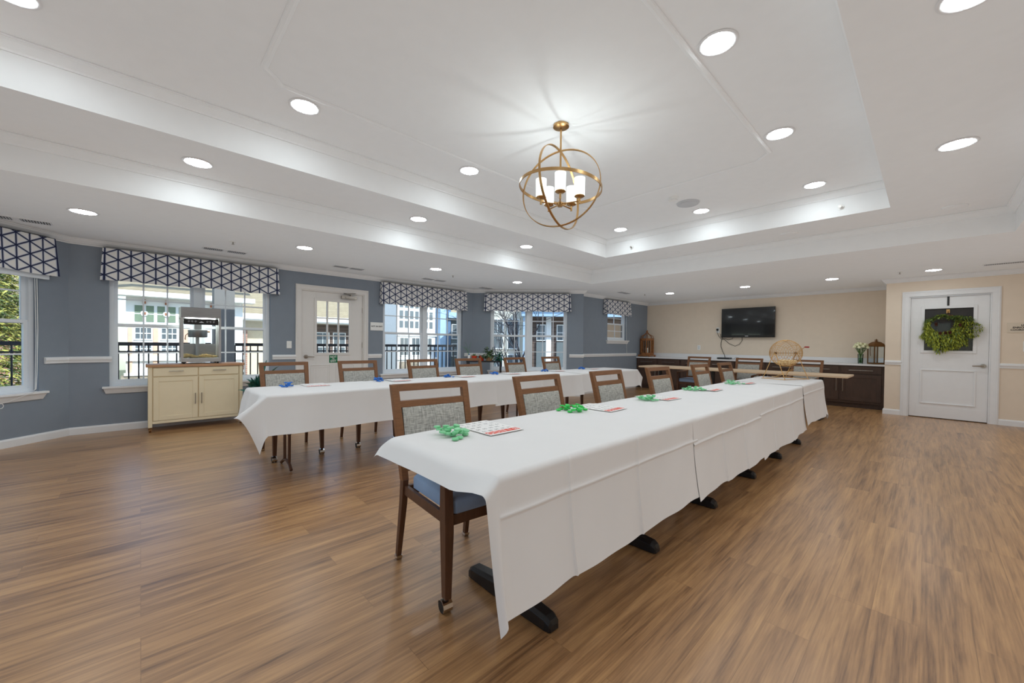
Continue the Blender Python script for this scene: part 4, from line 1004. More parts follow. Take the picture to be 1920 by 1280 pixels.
# tv
tv = thing('television', (-3.065, 10.93, 1.43), 'black flat television mounted on the beige wall', 'television')
x0, x1, z0, z1 = -3.655, -2.475, 1.43, 2.165
mb = MB(); mb.box(x0, x1, 10.885, 10.945, z0, z1); mb.box(-3.35, -2.8, 10.945, 10.995, 1.6, 2.0); mb.build('housing', m_tvb, tv, bevel=.006)
MB().box(x0+.035, x1-.035, 10.882, 10.886, z0+.085, z1-.04).build('screen', m_screen, tv)
MB().box(x0+.02, x1-.02, 10.88, 10.886, z0+.012, z0+.055).build('speaker_strip', m_black, tv)
MB().box(-3.105, -3.035, 10.878, 10.881, z0+.028, z0+.042).build('badge', m_ltgrey, tv)
y = 10.985
cb_ = thing('power_cord', (-3.7, y, 1.4), 'black cords looping from the wall outlet under the television', 'cord')
mb = MB(); mb.tube([(-3.785, 10.968, 1.625), (-3.78, 10.96, 1.56), (-3.74, y-.005, 1.46), (-3.69, y, 1.40), (-3.645, y, 1.38), (-3.6, y, 1.41), (-3.52, y, 1.37), (-3.42, y, 1.40), (-3.40, y, 1.45)], .005, 6); mb.build('outlet_cord', m_blackr, cb_, smooth=1)
mb = MB(); mb.tube([(-3.71, y, 1.53), (-3.70, y, 1.45), (-3.62, y, 1.39), (-3.5, y, 1.28), (-3.36, y, 1.215), (-3.26, y, 1.26), (-3.2, y, 1.35), (-3.2, y, 1.44)], .005, 6); mb.build('looping_cord', m_blackr, cb_, smooth=1)
mb = MB(); mb.tube([(-3.66, y, 1.44), (-3.69, y, 1.3), (-3.69, y, 1.2), (-3.65, y, 1.08), (-3.6, y-.01, .99), (-3.57, 10.93, .915), (-3.56, 10.80, .90)], .006, 6); mb.build('box_cord', m_blackr, cb_, smooth=1)
bxx = thing('cable_box', (-3.52, 10.72, CT), 'slim dark grey cable box on the counter under the television', 'cable box')
MB().box(-3.66, -3.37, 10.62, 10.82, CT+.003, CT+.042).build('case', m_grey, bxx, bevel=.004)
MB().box(-3.645, -3.385, 10.616, 10.62, CT+.012, CT+.032).build('front_panel', m_black, bxx)
MB().tube([(-3.37, 10.78, CT+.02), (-3.33, 10.8, CT+.01), (-3.28, 10.82, CT+.05), (-3.22, 10.84, CT+.04), (-3.2, 10.85, CT+.012), (-3.3, 10.78, CT+.008)], .004, 6).build('cable', m_blackr, bxx)
# lanterns
l1 = thing('candle_lantern', (-5.58, 10.66, CT), 'arched brown wooden lantern with scrolled crown at the left end of the counter', 'lantern')
lx, ly, w, z0, z1 = -5.58, 10.66, .165, CT+.055, 1.41
mb = MB(); mb.box(lx-w-.015, lx+w+.015, ly-w-.015, ly+w+.015, CT+.02, z0)
for sx in (-1, 1):
    for sy in (-1, 1): mb.box(lx+sx*(w-.005)-.02, lx+sx*(w-.005)+.02, ly+sy*(w-.005)-.02, ly+sy*(w-.005)+.02, CT+.001, CT+.03)
mb.build('base', m_lwood, l1, bevel=.003)
mb = MB()
for k in range(8):
    a = 2*PI*k/8+PI/8; r0 = w/math.cos(PI/8)*.98
    x, y = lx+r0*math.cos(a), ly+r0*math.sin(a); mb.box(x-.012, x+.012, y-.012, y+.012, z0, z1)
    b = a+PI/8; x, y = lx+w*math.cos(b), ly+w*math.sin(b); mb.box(x-.005, x+.005, y-.005, y+.005, z0, z1)
for z in (z0, z1-.06): mb.loft([[(lx+w/math.cos(PI/8)*f*math.cos(2*PI*k/8+PI/8), ly+w/math.cos(PI/8)*f*math.sin(2*PI*k/8+PI/8), zz) for k in range(8)] for f, zz in ((1.02, z), (1.05, z+.02), (1.02, z+.06), (.9, z+.06))], cap=False)
mb.build('cage', m_lwood, l1)
mb = MB()
for k in range(8):
    a = 2*PI*k/8+PI/8; d = V((math.cos(a), math.sin(a), 0)); c = V((lx, ly, 0))
    mb.tube([c+d*w*1.04+V((0, 0, z1)), c+d*w*1.0+V((0, 0, z1+.06)), c+d*w*.72+V((0, 0, z1+.085)), c+d*w*.35+V((0, 0, z1+.12)), c+d*.03+V((0, 0, z1+.165))], .008, 6)
mb.lathe([(.001, z1+.15), (.035, z1+.155), (.028, z1+.18), (.012, z1+.19), (.03, z1+.205), (.024, z1+.222), (.008, z1+.232), (.001, z1+.24)], (lx, ly, 0), 16, cap=False)
mb.build('crown', m_lwood, l1)
MB().lathe([(.075, z0), (.075, z1-.02)], (lx, ly, 0), 20, cap=False).build('glass_chimney', m_cglass, l1, smooth=1)
MB().cyl((lx, ly, z0), (lx, ly, z0+.2), .045, seg=20).build('candle', m_candle, l1, smooth=1)
l2 = thing('candle_lantern', (-.69, 10.72, CT), 'bronze domed glass lantern at the right end of the counter', 'lantern')
lx, ly, w = -.70, 10.70, .088; z0, z1 = CT+.03, 1.245
rz = Matrix.Rotation(math.radians(38), 3, 'Z'); c = V((lx, ly, 0))
def rb(mb, x0, x1, y0, y1, za, zb_):
    P = [V(q) for q in ((x0, y0, za), (x1, y0, za), (x1, y1, za), (x0, y1, za), (x0, y0, zb_), (x1, y0, zb_), (x1, y1, zb_), (x0, y1, zb_))]; mb.hexa([c+rz @ q for q in P])
mb = MB(); rb(mb, -w-.008, w+.008, -w-.008, w+.008, CT+.001, z0); mb.build('base', m_bronze, l2, bevel=.003)
mb = MB()
for sx in (-1, 1):
    for sy in (-1, 1): rb(mb, sx*w-.007, sx*w+.007, sy*w-.007, sy*w+.007, z0, z1)
for s in (-1, 1): rb(mb, -w, w, s*w-.007, s*w+.007, z1-.014, z1); rb(mb, s*w-.007, s*w+.007, -w, w, z1-.014, z1)
mb.build('frame', m_bronze, l2)
mb = MB(); rings = []
for f, z in ((1.12, z1), (1.08, z1+.012), (.92, z1+.045), (.6, z1+.075), (.25, z1+.09)):
    rings.append([c+rz @ V((q[0]*w*f, q[1]*w*f, z)) for q in ((-1, -1), (1, -1), (1, 1), (-1, 1))])
mb.loft(rings); mb.lathe([(.03, z1+.088), (.02, z1+.1), (.008, z1+.108), (.018, z1+.12), (.006, z1+.135), (.001, z1+.15)], (lx, ly, 0), 14, cap=False)
mb.tube([(lx+.028*math.cos(a), ly, z1+.115+.012*math.sin(a)) for a in [2*PI*k/12 for k in range(12)]], .0035, 5, loop=True)
mb.build('domed_lid', m_bronze, l2)
mb = MB()
for s in (-1, 1):
    for P in ([(-w, s*w), (w, s*w)], [(s*w, -w), (s*w, w)]):
        mb.face([mb.v(c+rz @ V((P[0][0], P[0][1], z0))), mb.v(c+rz @ V((P[1][0], P[1][1], z0))), mb.v(c+rz @ V((P[1][0], P[1][1], z1))), mb.v(c+rz @ V((P[0][0], P[0][1], z1)))])
mb.build('glass_panes', m_cglass, l2)
MB().tube([c+rz @ V((-w-.012, 0, z1-.02)), c+rz @ V((-w-.02, 0, z1-.1)), c+rz @ V((-w-.012, 0, z1-.2))], .005, 6).build('latch', m_bronze, l2)
# flowers
fx, fy = -.925, 10.62
va = thing('flower_vase', (fx, fy, CT), 'clear glass vase on the counter holding cream flowers', 'vase')
MB().lathe([(.036, .001), (.040, .012), (.046, .2), (.044, .2), (.037, .014), (.001, .012)], (fx, fy, CT), 24, cap=False).build('vase_body', glass('vase_glass', (232, 240, 236)), va, smooth=1)
MB().lathe([(.001, .016), (.036, .016), (.041, .12), (.001, .12)], (fx, fy, CT), 20, cap=False).build('water', glass('vase_water', (206, 222, 206)), va, smooth=1)
RF = random.Random(3)
for k in range(17):
    a = k*2.4; ph = .15+.95*math.sqrt(k/17); rr_ = .12*math.sin(ph); h = CT+.25+.15*math.cos(ph)+RF.uniform(-.015, .015)
    hx, hy = fx+rr_*math.cos(a)*1.0, fy+rr_*math.sin(a)*.8
    t = thing('cream_rose', (hx, hy, CT+.02), 'cream flower with green stem in the glass vase on the counter', 'flower', 'flowers in the glass vase')
    MB().tube([(fx-.02*math.cos(a), fy-.02*math.sin(a), CT+.025), (fx+.018*math.cos(a), fy+.018*math.sin(a), CT+.19), (hx, hy, h-.005)], .0032, 5).build('stem', m_stem, t)
    mb = MB(); d = V((math.cos(a)*math.sin(ph), math.sin(a)*math.sin(ph), math.cos(ph)))
    for ring_, (n, L, op) in enumerate(((6, .05, .95), (5, .042, .5), (3, .03, .2))):
        x = d.cross(V((.3, .2, 1))).normalized(); y_ = d.cross(x)
        for j in range(n):
            b = 2*PI*j/n+ring_*.6; q = (d+(x*math.cos(b)+y_*math.sin(b))*op).normalized(); mb.leaf((hx, hy, h), q, L, L*.95, .05, .3, 3)
    mb.sphere((hx+d.x*.012, hy+d.y*.012, h+d.z*.012), .026, 10, 7); mb.build('petals', m_petal, t, smooth=1)
    mb = MB()
    for j in range(6): b = RF.uniform(0, 6.3); mb.leaf((hx*.7+fx*.3, hy*.7+fy*.3, h*.75+(CT+.19)*.25-.01), (math.cos(b), math.sin(b), .2), .045, .02, .4)
    mb.build('leaves', m_stem, t)

# ------------------------------------------------------------------ plants
def strap_plant(x, y, label):
    t = thing('potted_dracaena', (x, y, 0), label, 'plant'); RB = random.Random(11)
    MB().lathe([(.10, 0), (.115, .01), (.145, .24), (.15, .26), (.138, .26), (.132, .235), (.001, .232)], (x, y, 0), 24, cap=False).build('pot', m_grey, t, smooth=1)
    mb = MB()
    for k in range(64):
        a = RB.uniform(0, 2*PI); el = RB.uniform(.35, 1.35); L = RB.uniform(.42, .66)
        if math.cos(a) < -.3: L *= .7; el = max(el, .75)
        if math.sin(a) < -.3: L *= .62; el = max(el, .8)
        d = V((math.cos(a)*math.cos(el)*.8, math.sin(a)*math.cos(el)*.7, math.sin(el)))
        mb.leaf((x+d.x*.03, y+d.y*.03, .34+RB.uniform(0, .14)), d, L, RB.uniform(.04, .062), RB.uniform(.15, .55), .2, 7, RB.uniform(-1.1, 1.1))
    mb.build('leaves', m_leaf, t, smooth=1); MB().cyl((x, y, .22), (x, y, .5), .018, .014, 10).build('stem', m_bark, t)
strap_plant(-6.66, 1.245, 'dark green strappy plant on the floor between the cream cart and the glazed door')
# plant stand in the bay corner
bc = V((-6.72, 5.52, 0)); dt = V((.707, .707, 0)); dn_ = V((.707, -.707, 0))
st = thing('plant_stand', bc, 'black metal plant table in front of the angled bay', 'plant table')
def sb(mb, a0, a1, b0, b1, z0, z1):
    P = [bc+dt*a0+dn_*b0, bc+dt*a1+dn_*b0, bc+dt*a1+dn_*b1, bc+dt*a0+dn_*b1]; mb.hexa([p+V((0, 0, z0)) for p in P]+[p+V((0, 0, z1)) for p in P])
mb = MB(); sb(mb, -.38, .38, -.15, .15, .80, .825); mb.build('tabletop', m_iron, st, bevel=.003)
for a in (-.36, .36):
    for b in (-.13, .13): mb = MB(); p = bc+dt*a+dn_*b; mb.beam([(p.x+.0, p.y, 0), (p.x, p.y, .80)], [(.011, .011), (.011, .011)]); mb.build('leg', m_iron, st)
mb = MB(); sb(mb, -.35, .35, -.12, .12, .32, .335); mb.build('shelf', m_iron, st)
def pot(a, b, r, h, mat, name, label, leaf_fn, z=.826):
    p = bc+dt*a+dn_*b; t = thing(name, (p.x, p.y, z), label, 'potted plant')
    MB().lathe([(r*.72, 0), (r*.75, .005), (r, h*.8), (r*1.1, h*.8), (r*1.1, h), (r*.95, h), (r*.92, h*.85), (.001, h*.84)], (p.x, p.y, z), 20, cap=False).build('pot', mat, t, smooth=1)
    leaf_fn(t, V((p.x, p.y, z+h*.85)))
RL = random.Random(21)
def small_leaves(mat, n, R0, L, w, up, name='leaves'):
    def f(t, c):
        mb = MB()
        for k in range(n):
            a = RL.uniform(0, 2*PI); el = RL.uniform(*up); d = V((math.cos(a)*math.cos(el), math.sin(a)*math.cos(el), math.sin(el))); s = c+d*R0*RL.uniform(0, 1)
            mb.leaf(s, d, L*RL.uniform(.6, 1.2), w*RL.uniform(.7, 1.2), .5, .25)
        mb.build(name, mat, t, smooth=1)
        mb = MB()
        for k in range(7):
            a = RL.uniform(0, 2*PI); d = V((math.cos(a)*.6, math.sin(a)*.6, .6)); mb.tube([c-V((0, 0, .01)), c+d*R0*.7], .003, 5)
        mb.build('stems', m_stem, t)
    return f
pot(-.22, .02, .06, .11, m_terra, 'potted_seedling', 'left red pot with a small bright green plant on the black plant table', small_leaves(m_leaf3, 22, .05, .07, .035, (.2, 1.4)))
pot(-.06, .02, .062, .11, m_terra, 'potted_herb', 'right red pot with low dark leaves on the black plant table', small_leaves(m_leaf2, 26, .06, .06, .03, (.0, .9)))
pot(.11, .02, .085, .11, m_tan, 'potted_pothos', 'wide variegated leafy plant in a tan pot on the black plant table', small_leaves(m_leaf2, 230, .20, .10, .045, (-.1, 1.2)))
pot(.33, -.04, .05, .09, m_tan, 'potted_ivy', 'dark bushy plant trailing off the right end of the black plant table', small_leaves(m_leaf, 110, .13, .11, .032, (-.6, 1.2)))
p = bc+dt*-.33+dn_*.05
bo = thing('spray_bottle', (p.x, p.y, .826), 'white and blue bottle at the left end of the black plant table', 'bottle')
MB().lathe([(.001, 0), (.026, .002), (.028, .01), (.028, .1), (.022, .115), (.011, .125), (.011, .13)], (p.x, p.y, .826), 16, cap=False).build('bottle_body', m_plate, bo, smooth=1)
MB().lathe([(.0125, .126), (.0125, .15), (.001, .152)], (p.x, p.y, .826), 14, cap=False).build('cap', m_bluechip, bo, smooth=1)
p = bc+dt*-.36+dn_*-.08
wp = thing('fern_vase', (p.x, p.y, .826), 'wispy pale green fronds rising at the left of the black plant table', 'plant')
MB().lathe([(.02, 0), (.026, .02), (.018, .08), (.02, .1), (.017, .1), (.001, .04)], (p.x, p.y, .826), 16, cap=False).build('vase_body', m_ltgrey, wp, smooth=1)
mb = MB()
for k in range(7):
    a = RL.uniform(2.2, 4.6); L = RL.uniform(.24, .36); pts = [V((p.x, p.y, .90)) + V((math.cos(a)*L*q*q*.7, math.sin(a)*L*q*q*.7, L*1.15*q-.08*q*q)) for q in (0, .25, .5, .75, 1)]
    mb.tube(pts, .0018, 4)
    for q in pts[1:]:
        for j in range(5): b = RL.uniform(0, 6.3); mb.leaf(q, (math.cos(b), math.sin(b), .2), .04, .008, .2, seg=2)
mb.build('fronds', m_leaf3, wp)

# ------------------------------------------------------------------ outside
m_conc = M('porch_concrete', (150, 146, 142), .9, var=.08); m_grass = M('courtyard_lawn', (120, 116, 84), .95, var=.25, scale=3)
struct(MB().box(-40, -5, -30, 40, -1.2, -1.0).build('trim_ground', m_grass, origin=(0, 0, 0)), 'courtyard lawn outside the windows', 'ground').name = 'courtyard_ground'
struct(MB().prism([(-7.49, -6), (-7.49, 5.7), (-5.93, 7.3), (-5.93, 12), (-8.2, 12), (-9.6, 9), (-9.6, -6)], -1.0, -.02).build('porch_deck', m_conc), 'grey porch deck outside the windows', 'porch')
def railing(p0, p1, label, z0=-.02):
    p0, p1 = V((*p0, 0)), V((*p1, 0)); L = (p1-p0).length; d = (p1-p0).normalized(); n = V((-d.y, d.x, 0))
    t = thing('porch_railing', (p0+p1)/2+V((0, 0, z0)), label, 'railing')
    def bar(nm, a, b, w, za, zb_):
        P = [p0+d*a-n*w, p0+d*b-n*w, p0+d*b+n*w, p0+d*a+n*w]; mb = MB(); mb.hexa([p+V((0, 0, za)) for p in P]+[p+V((0, 0, zb_)) for p in P]); return mb.build(nm, m_iron, t)
    bar('top_rail', 0, L, .025, 1.10, 1.16); bar('middle_rail', 0, L, .012, .985, 1.01); bar('bottom_rail', 0, L, .02, .08, .12)
    k = int(L/.125)
    for i in range(k+1):
        q = L*i/k; P = p0+d*q
        mb = MB(); mb.beam([(P.x, P.y, .1), (P.x, P.y, 1.12)], [(.010, .010)]*2); mb.sphere((P.x, P.y, .998), .024, 8, 6); mb.build('baluster', m_iron, t)
railing((-9.4, -1.9), (-9.4, .98), 'black metal porch railing outside the wide window, left of the grey post'); railing((-9.4, 1.36), (-9.4, 7.2), 'black metal porch railing outside the glazed door and the twin window')
m_post = M('grey_post_paint', (122, 118, 114), .6, var=.03)
pc = thing('porch_post', (-9.4, 1.17, -.02), 'square grey porch post seen through the wide window', 'post')
MB().box(-9.56, -9.24, 1.01, 1.33, -.02, 3.2).build('shaft', m_post, pc); MB().box(-9.6, -9.2, .97, 1.37, -.02, .2).build('plinth', m_post, pc)
# building kit ----------------------------------------------------
m_wst = M('white_stucco', (240, 238, 236), .8, var=.02); m_sage = M('sage_panel', (120, 134, 112), .7, var=.06)
m_greyp = M('grey_panel', (110, 116, 118), .7, var=.05); m_shing = brickish('tan_shingle', (172, 156, 126), (162, 146, 118), (142, 128, 104), .22, .08, .006)
m_brick = brickish('red_brick', (168, 122, 104), (150, 106, 90), (170, 160, 150), .22, .075, .012); m_side = brickish('brown_siding', (108, 92, 84), (104, 88, 80), (70, 60, 54), 6, .16, .012)
m_orange = M('tan_pilaster', (222, 184, 158), .8, var=.05); m_yel = M('sunlit_siding', (220, 206, 178), .8, var=.05); m_wing = M('dark_window_glass', (104, 110, 114), .15, var=.2, scale=2)
m_stone = M('rough_stone', (150, 138, 122), .9, var=.4, scale=6); m_cream2 = M('cream_siding', (214, 206, 190), .8, var=.03); m_bluew = M('blue_lit_trim', (168, 190, 216), .7, var=.03)  # pale blue trim has blue skylight put into its colour
m_rust = M('copper_ornament', (150, 92, 60), .6, var=.1); m_pink = M('slate_blue_siding', (98, 120, 150), .8, var=.04)
def panel(F, rects, t0, t1, nm, mat, parent):
    mb = MB()
    for a, b, c, d in rects: mb.lbox(F, a, b, t0, t1, c, d)
    return mb.build(nm, mat, parent)
def hwin(F, parent, s0, s1, z0, z1, cols=2, t=-.05, glassmat=None, frame=None):
    f = MB(); w = .035
    f.ring(F, s0, s1, z0, z1, w, t, t+.05)
    f.lbox(F, s0+w, s1-w, t+.004, t+.048, (z0+z1)/2-.014, (z0+z1)/2+.014)
    for k in range(1, cols): x = s0+(s1-s0)*k/cols; f.lbox(F, x-.008, x+.008, t+.008, t+.045, z0+w, z1-w)
    fo = f.build('window', frame or m_wst, parent)
    MB().lbox(F, s0+.02, s1-.02, t+.02, t+.03, z0+.02, z1-.02).build('pane', glassmat or m_wing, fo)
# B1: white gabled house, facade plane x=-15.5, faces +x ; frame runs along +y, outward = -x
F1 = Fr((-15.5, -1.0), (-15.5, 6))
b1 = thing('gabled_house', (-17, .8, -1), 'sunlit white gabled house with sage green panels across the courtyard', 'building')
panel(F1, [(0.7, 3.45, -1.0, 2.6)], 0, 1.5, 'wall', m_wst, b1)
sq = []
for a in (.88, 1.12, 1.36, 1.60, 1.84, 2.08):
    for c in (1.73, 1.98): sq.append((a, a+.165, c, c+.21))
panel(F1, sq, -.02, .01, 'green_panels', m_sage, b1)
mb = MB()
for a in (1.08, 1.56, 2.04): mb.lbox(F1, a-.035, a+.035, -.05, -.02, 1.93, 2.0)
for a in (1.08, 1.56, 2.62): mb.lbox(F1, a-.035, a+.035, -.08, -.02, 2.24, 2.36)
mb.build('copper_ornaments', m_rust, b1)
mb = MB()
for a in (1.08, 1.56, 2.04): mb.tube([F1(a, -.025, 1.965), F1(a, -.035, 1.965)], .085, 8)
mb.build('medallions', m_wst, b1)
panel(F1, [(.74, .83, -.2, 1.55), (1.27, 1.38, -.2, 1.55), (1.95, 2.05, -.2, 1.55)], -.04, .01, 'pilasters', m_orange, b1)
for a in (.86, 1.42, 2.1): hwin(F1, b1, a, a+.4, 1.2, 1.58, 3); hwin(F1, b1, a, a+.4, .78, 1.12, 3)
panel(F1, [(.66, 3.5, .6, .74), (.66, 3.5, .18, .26)], -.1, .01, 'belt_course', m_wst, b1)
panel(F1, [(.6, 3.5, -1.0, .2)], -.06, .01, 'stone_base', m_stone, b1)
mb = MB(); mb.hexa([F1(.3, -.55, 2.42), F1(3.7, -.55, 2.42), F1(3.7, .0, 2.42), F1(.3, .0, 2.42), F1(.3, -.5, 2.56), F1(3.7, -.5, 2.56), F1(3.7, 0, 2.56), F1(.3, 0, 2.56)]); mb.build('eave', m_wst, b1)
mb = MB(); mb.hexa([F1(.35, -.5, 2.56), F1(3.65, -.5, 2.56), F1(3.65, 1.5, 2.56), F1(.35, 1.5, 2.56), F1(.35, .6, 3.0), F1(3.65, .6, 3.0), F1(3.65, 1.1, 3.0), F1(.35, 1.1, 3.0)]); mb.build('roof', m_shing, b1)
mb = MB(); mb.loft([[F1(s, t, z) for t in (-.6, -.45)] + [F1(s, t, z+.16) for t in (-.45, -.6)] for s, z in ((-.3, 2.2), (.9, 3.05), (3.7, 3.05))]); mb.build('gable_fascia', m_wst, b1)
# B2: long low wing with tan shingle roof
F2 = Fr((-18, 2.0), (-18, 15)); # wing
b2 = thing('long_wing', (-21, 7, -1), 'low courtyard wing with broad tan shingle roof', 'building')
panel(F2, [(.62, 13, -1, 2.05)], 0, 4, 'wall', m_cream2, b2)
mb = MB(); mb.hexa([F2(.62, -.9, 2.22), F2(13, -.9, 2.22), F2(13, 6, 2.22), F2(.62, 6, 2.22), F2(.62, 2.9, 4.6), F2(13, 2.9, 4.6), F2(13, 3.2, 4.6), F2(.62, 3.2, 4.6)]); mb.build('roof', m_shing, b2)
panel(F2, [(.62, 13, 2.02, 2.22)], -.95, -.8, 'gutter', m_wst, b2)
panel(F2, [(.62, 13, 1.98, 2.03)], -.9, 0, 'soffit', m_wst, b2)
panel(F2, [(.96, 1.7, -1, 1.75)], -.03, .01, 'sunlit_panel', m_yel, b2)  # yellow sunlight on the wall put into this panel's colour
panel(F2, [(.62, .95, -1, 1.6)], -.25, .0, 'brick_pier', m_brick, b2)
panel(F2, [(3.2, 5.0, -.9, 1.95)], -.02, .01, 'shaded_siding', m_side, b2)  # the wall's shade put into a darker brown panel
for a in (3.45, 4.15, 1.9, 2.6, 5.6, 6.5, 8, 9.2): hwin(F2, b2, a, a+.55, .35, 1.62, 2)
pipe = MB()
for s in (3.55, 4.35): pipe.tube([F2(s, .8, 3.0), F2(s, .8, 3.45)], .05, 10)
pipe.build('vent_pipes', m_rust, b2)
# B3: white and grey panelled tower, plane x=-15
F3 = Fr((-15, 7.0), (-15, 12))
b3 = thing('panelled_tower', (-16.5, 8.9, -1), 'white tower with grey panels seen through the twin window', 'building')
panel(F3, [(.65, 2.5, -1, 3.6)], 0, 1.8, 'wall', m_wst, b3)
pp = []
for a in (.78, 1.02, 1.26, 1.5, 1.95, 2.2):
    for c, d in ((1.84, 2.12), (2.22, 2.55), (2.68, 3.0)): pp.append((a, a+.15, c, d))
panel(F3, pp, -.02, .01, 'grey_panels', m_greyp, b3)
panel(F3, [(.6, 2.55, 1.5, 1.62), (.6, 2.55, .5, .58)], -.08, .01, 'belt_course', m_wst, b3)
for a in (.76, 1.3, 1.9): hwin(F3, b3, a, a+.42, .66, 1.44, 2)
panel(F3, [(.76, 1.7, -.9, .42)], -.02, .01, 'stone_base', m_stone, b3)
panel(F3, [(2.56, 2.86, -1, 3.4)], -.3, .1, 'blue_lit_column', m_bluew, b3); panel(F3, [(2.86, 3.25, -1, 3.4)], -.1, .3, 'blue_side', m_pink, b3)
panel(F3, [(3.25, 4.6, -1, 2.35)], .1, 1.8, 'grey_wing', m_greyp, b3); panel(F3, [(3.0, 4.8, 2.35, 2.6)], -.3, 1.8, 'wing_eave', m_bluew, b3)
for a, b in ((1.4, 2.1), (.6, 1.2)): hwin(F3, b3, 3.4, 3.95, a, b, 1, t=.04)
# B4: brown porch building beyond the bay, faces (+1,-1)
F4 = Fr((-12.6, 9.4), (-8.2, 13.8))
s4 = lambda x: (x+12.6)*math.sqrt(2)
b4 = thing('brown_porch_house', (-10.8, 12.2, -1), 'brown sided house with white windows beyond the angled bay', 'building')
panel(F4, [(s4(-10.85), 6.6, -1, 2.55)], .25, 3, 'wall', m_side, b4)
panel(F4, [(.2, s4(-10.85), -1, 2.9)], .1, 3, 'pale_wall', m_cream2, b4)
panel(F4, [(s4(-11.05), 6.7, 2.28, 2.5)], -.5, -.2, 'porch_beam', m_bluew, b4); panel(F4, [(s4(-11.05), 6.7, 2.5, 2.7)], -.6, 3, 'porch_roof', m_wst, b4)
panel(F4, [(s4(-11.0), s4(-10.78), -1, 2.3)], -.35, -.1, 'porch_column', m_bluew, b4)
for x0, x1 in ((-10.62, -10.36), (-10.05, -9.7), (-9.3, -8.95)): hwin(F4, b4, s4(x0), s4(x1), 1.35, 2.0, 2, t=.2); panel(F4, [(s4(x0), s4(x1), .2, 1.3)], .19, .25, 'lower_panel', m_greyp, b4)
for x0, x1 in ((-11.9, -11.55), (-11.45, -11.1)): hwin(F4, b4, s4(x0), s4(x1), 1.0, 2.2, 2, t=.05); hwin(F4, b4, s4(x0), s4(x1), -.3, .8, 2, t=.05)
panel(F4, [(s4(-10.35), s4(-10.2), -1, 2.3)], .18, .25, 'corner_board', m_wst, b4)
panel(F4, [(.2, 6.6, -1, -.1)], -.3, .1, 'stone_base', m_stone, b4)
# house and evergreen at the left edge
b6 = thing('left_house', (-20, -4.5, -1), 'tan roofed house behind the evergreen at the left edge', 'building')
MB().box(-23, -19, -9, -1.5, -1, 1.6).build('wall', m_brick, b6)
mb = MB(); mb.hexa([(-23.5, -9.3, 1.6), (-18.4, -9.3, 1.6), (-18.4, -1.2, 1.6), (-23.5, -1.2, 1.6), (-21.2, -9.3, 5.2), (-20.8, -9.3, 5.2), (-20.8, -1.2, 5.2), (-21.2, -1.2, 5.2)]); mb.build('roof', m_shing, b6)
m_ever = M('evergreen_needles', (170, 164, 80), .8, var=.5, scale=7); m_ever2 = M('evergreen_shade', (92, 104, 56), .8, var=.4, scale=7)  # second needle colour has shade put into it, scattered at random
RT = random.Random(31)
def evergreen(x, y, z0, H, rad, label, n=2600):
    t = thing('evergreen_tree', (x, y, z0), label, 'tree'); MB().cyl((x, y, z0), (x, y, z0+H*.95), .1, .02, 10).build('trunk', m_bark, t)
    mb = [MB(), MB()]
    for k in range(n):
        q = RT.random()**1.3; z = z0+.15+q*H; r = rad*(1-q)*(.55+.45*RT.random())+.04; a = RT.uniform(0, 2*PI)
        p = V((x+r*math.cos(a), y+r*math.sin(a), z)); b_ = a+RT.gauss(0, 1.0); d = V((math.cos(b_), math.sin(b_), RT.uniform(-.5, .3)))
        mb[RT.random() < .45].leaf(p-d*.1, d, RT.uniform(.06, .14), RT.uniform(.022, .038), .25, .4, 2, RT.uniform(-1.2, 1.2))
    mb[0].build('needles', m_ever, t); mb[1].build('shaded_needles', m_ever2, t)
evergreen(-12.1, -2.5, -1, 5.4, 2.1, 'bushy yellow-green evergreen outside the left edge window', 36000)
# bare tree in front of the bay
bt = thing('bare_tree', (-8.75, 8.1, -1), 'leafless grey branching tree outside the angled bay', 'tree')
mb = MB(); RB2 = random.Random(17)
def branch(p, d, L, r, lev):
    pts = [p]; q = V(p)
    for k in range(4):
        d = (d+V((RB2.gauss(0, .13), RB2.gauss(0, .13), RB2.gauss(.03, .08)))).normalized(); q = q+d*L/4; pts.append(q.copy())
    mb.tube(pts, [r, r*.9, r*.8, r*.7, r*.55], 6 if lev < 2 else 4)
    if lev >= 4: return
    for k in range(3 if lev else 5):
        a = RB2.uniform(0, 6.3); x = d.orthogonal().normalized(); y = d.cross(x); s = RB2.choice(pts[2:])
        branch(s, (d*.75+(x*math.cos(a)+y*math.sin(a))*.75+V((0, 0, .12))).normalized(), L*RB2.uniform(.5, .72), r*.5, lev+1)
for dx, dy in ((0, 0), (.05, .06), (-.06, .03)): branch(V((-8.75+dx, 8.1+dy, -1)), V((dx*2.2, dy*2, 1)).normalized(), 2.3, .04, 0)
mb.build('branches', m_bark, bt, smooth=2)

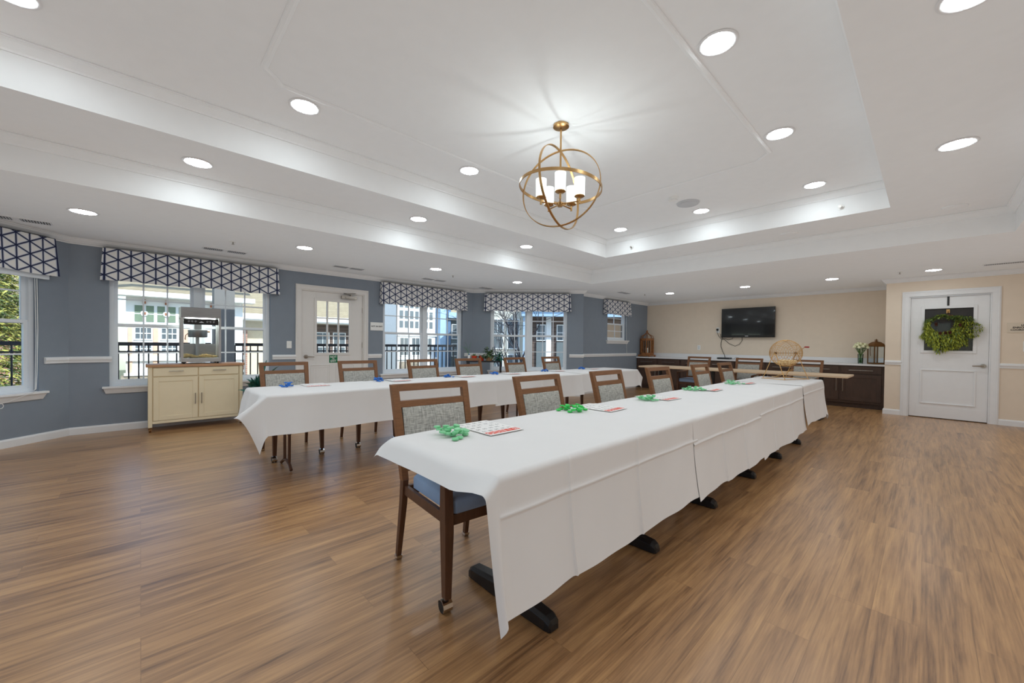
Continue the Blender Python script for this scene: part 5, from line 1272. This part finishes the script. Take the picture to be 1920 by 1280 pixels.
# ------------------------------------------------------------------ light and sky
w = bpy.data.worlds.new('sky'); S.world = w; w.use_nodes = True; n = w.node_tree; n.nodes.clear()
out = n.nodes.new('ShaderNodeOutputWorld'); bg = n.nodes.new('ShaderNodeBackground'); sk = n.nodes.new('ShaderNodeTexSky')
sk.sky_type = 'NISHITA'; sk.sun_disc = False; sk.sun_elevation = math.radians(38); sk.sun_rotation = math.radians(80); sk.air_density = 1.0; sk.dust_density = .6
n.links.new(sk.outputs[0], bg.inputs[0]); bg.inputs[1].default_value = .26; n.links.new(bg.outputs[0], out.inputs[0])
sd = bpy.data.lights.new('sun', 'SUN'); sd.energy = 5; sd.angle = .01; sd.color = (1, .93, .82)
so = bpy.data.objects.new('sun', sd); COL.objects.link(so); so.location = (10, 5, 20)
so.rotation_euler = V((-math.cos(.66), -.12, -math.sin(.66))).to_track_quat('-Z', 'Y').to_euler()

# ------------------------------------------------------------------ camera
F_, CYP, YAW, PIT, ROL = 736.236, 654.422, .812983, -.0128661, .01134567
d = V((-math.sin(YAW), math.cos(YAW), 0)); r = V((math.cos(YAW), math.sin(YAW), 0)); u = V((0, 0, 1))
d, u = d*math.cos(PIT)+u*math.sin(PIT), u*math.cos(PIT)-d*math.sin(PIT)
r, u = r*math.cos(ROL)+u*math.sin(ROL), u*math.cos(ROL)-r*math.sin(ROL)
cd = bpy.data.cameras.new('camera'); cam = bpy.data.objects.new('camera', cd); COL.objects.link(cam)
cam.matrix_world = Matrix(((r.x, u.x, -d.x, 0), (r.y, u.y, -d.y, 0), (r.z, u.z, -d.z, 1.2), (0, 0, 0, 1)))
cd.sensor_fit = 'HORIZONTAL'; cd.sensor_width = 36; cd.lens = F_/1920*36; cd.shift_y = (CYP-640)/1920; cd.clip_start = .05; cd.clip_end = 300
S.camera = cam
S.view_settings.view_transform = 'Standard'; S.view_settings.look = 'None'; S.view_settings.exposure = 0
S.view_settings.use_white_balance = True; S.view_settings.white_balance_temperature = 5500; S.view_settings.white_balance_tint = 0
S.cycles.max_bounces = 10; S.cycles.diffuse_bounces = 6; S.cycles.transparent_max_bounces = 16; S.cycles.caustics_reflective = False; S.cycles.caustics_refractive = False
S.cycles.sample_clamp_indirect = 8
S.cycles.use_fast_gi = True; S.cycles.fast_gi_method = 'ADD'; w.light_settings.ao_factor = .25; w.light_settings.distance = 2.3
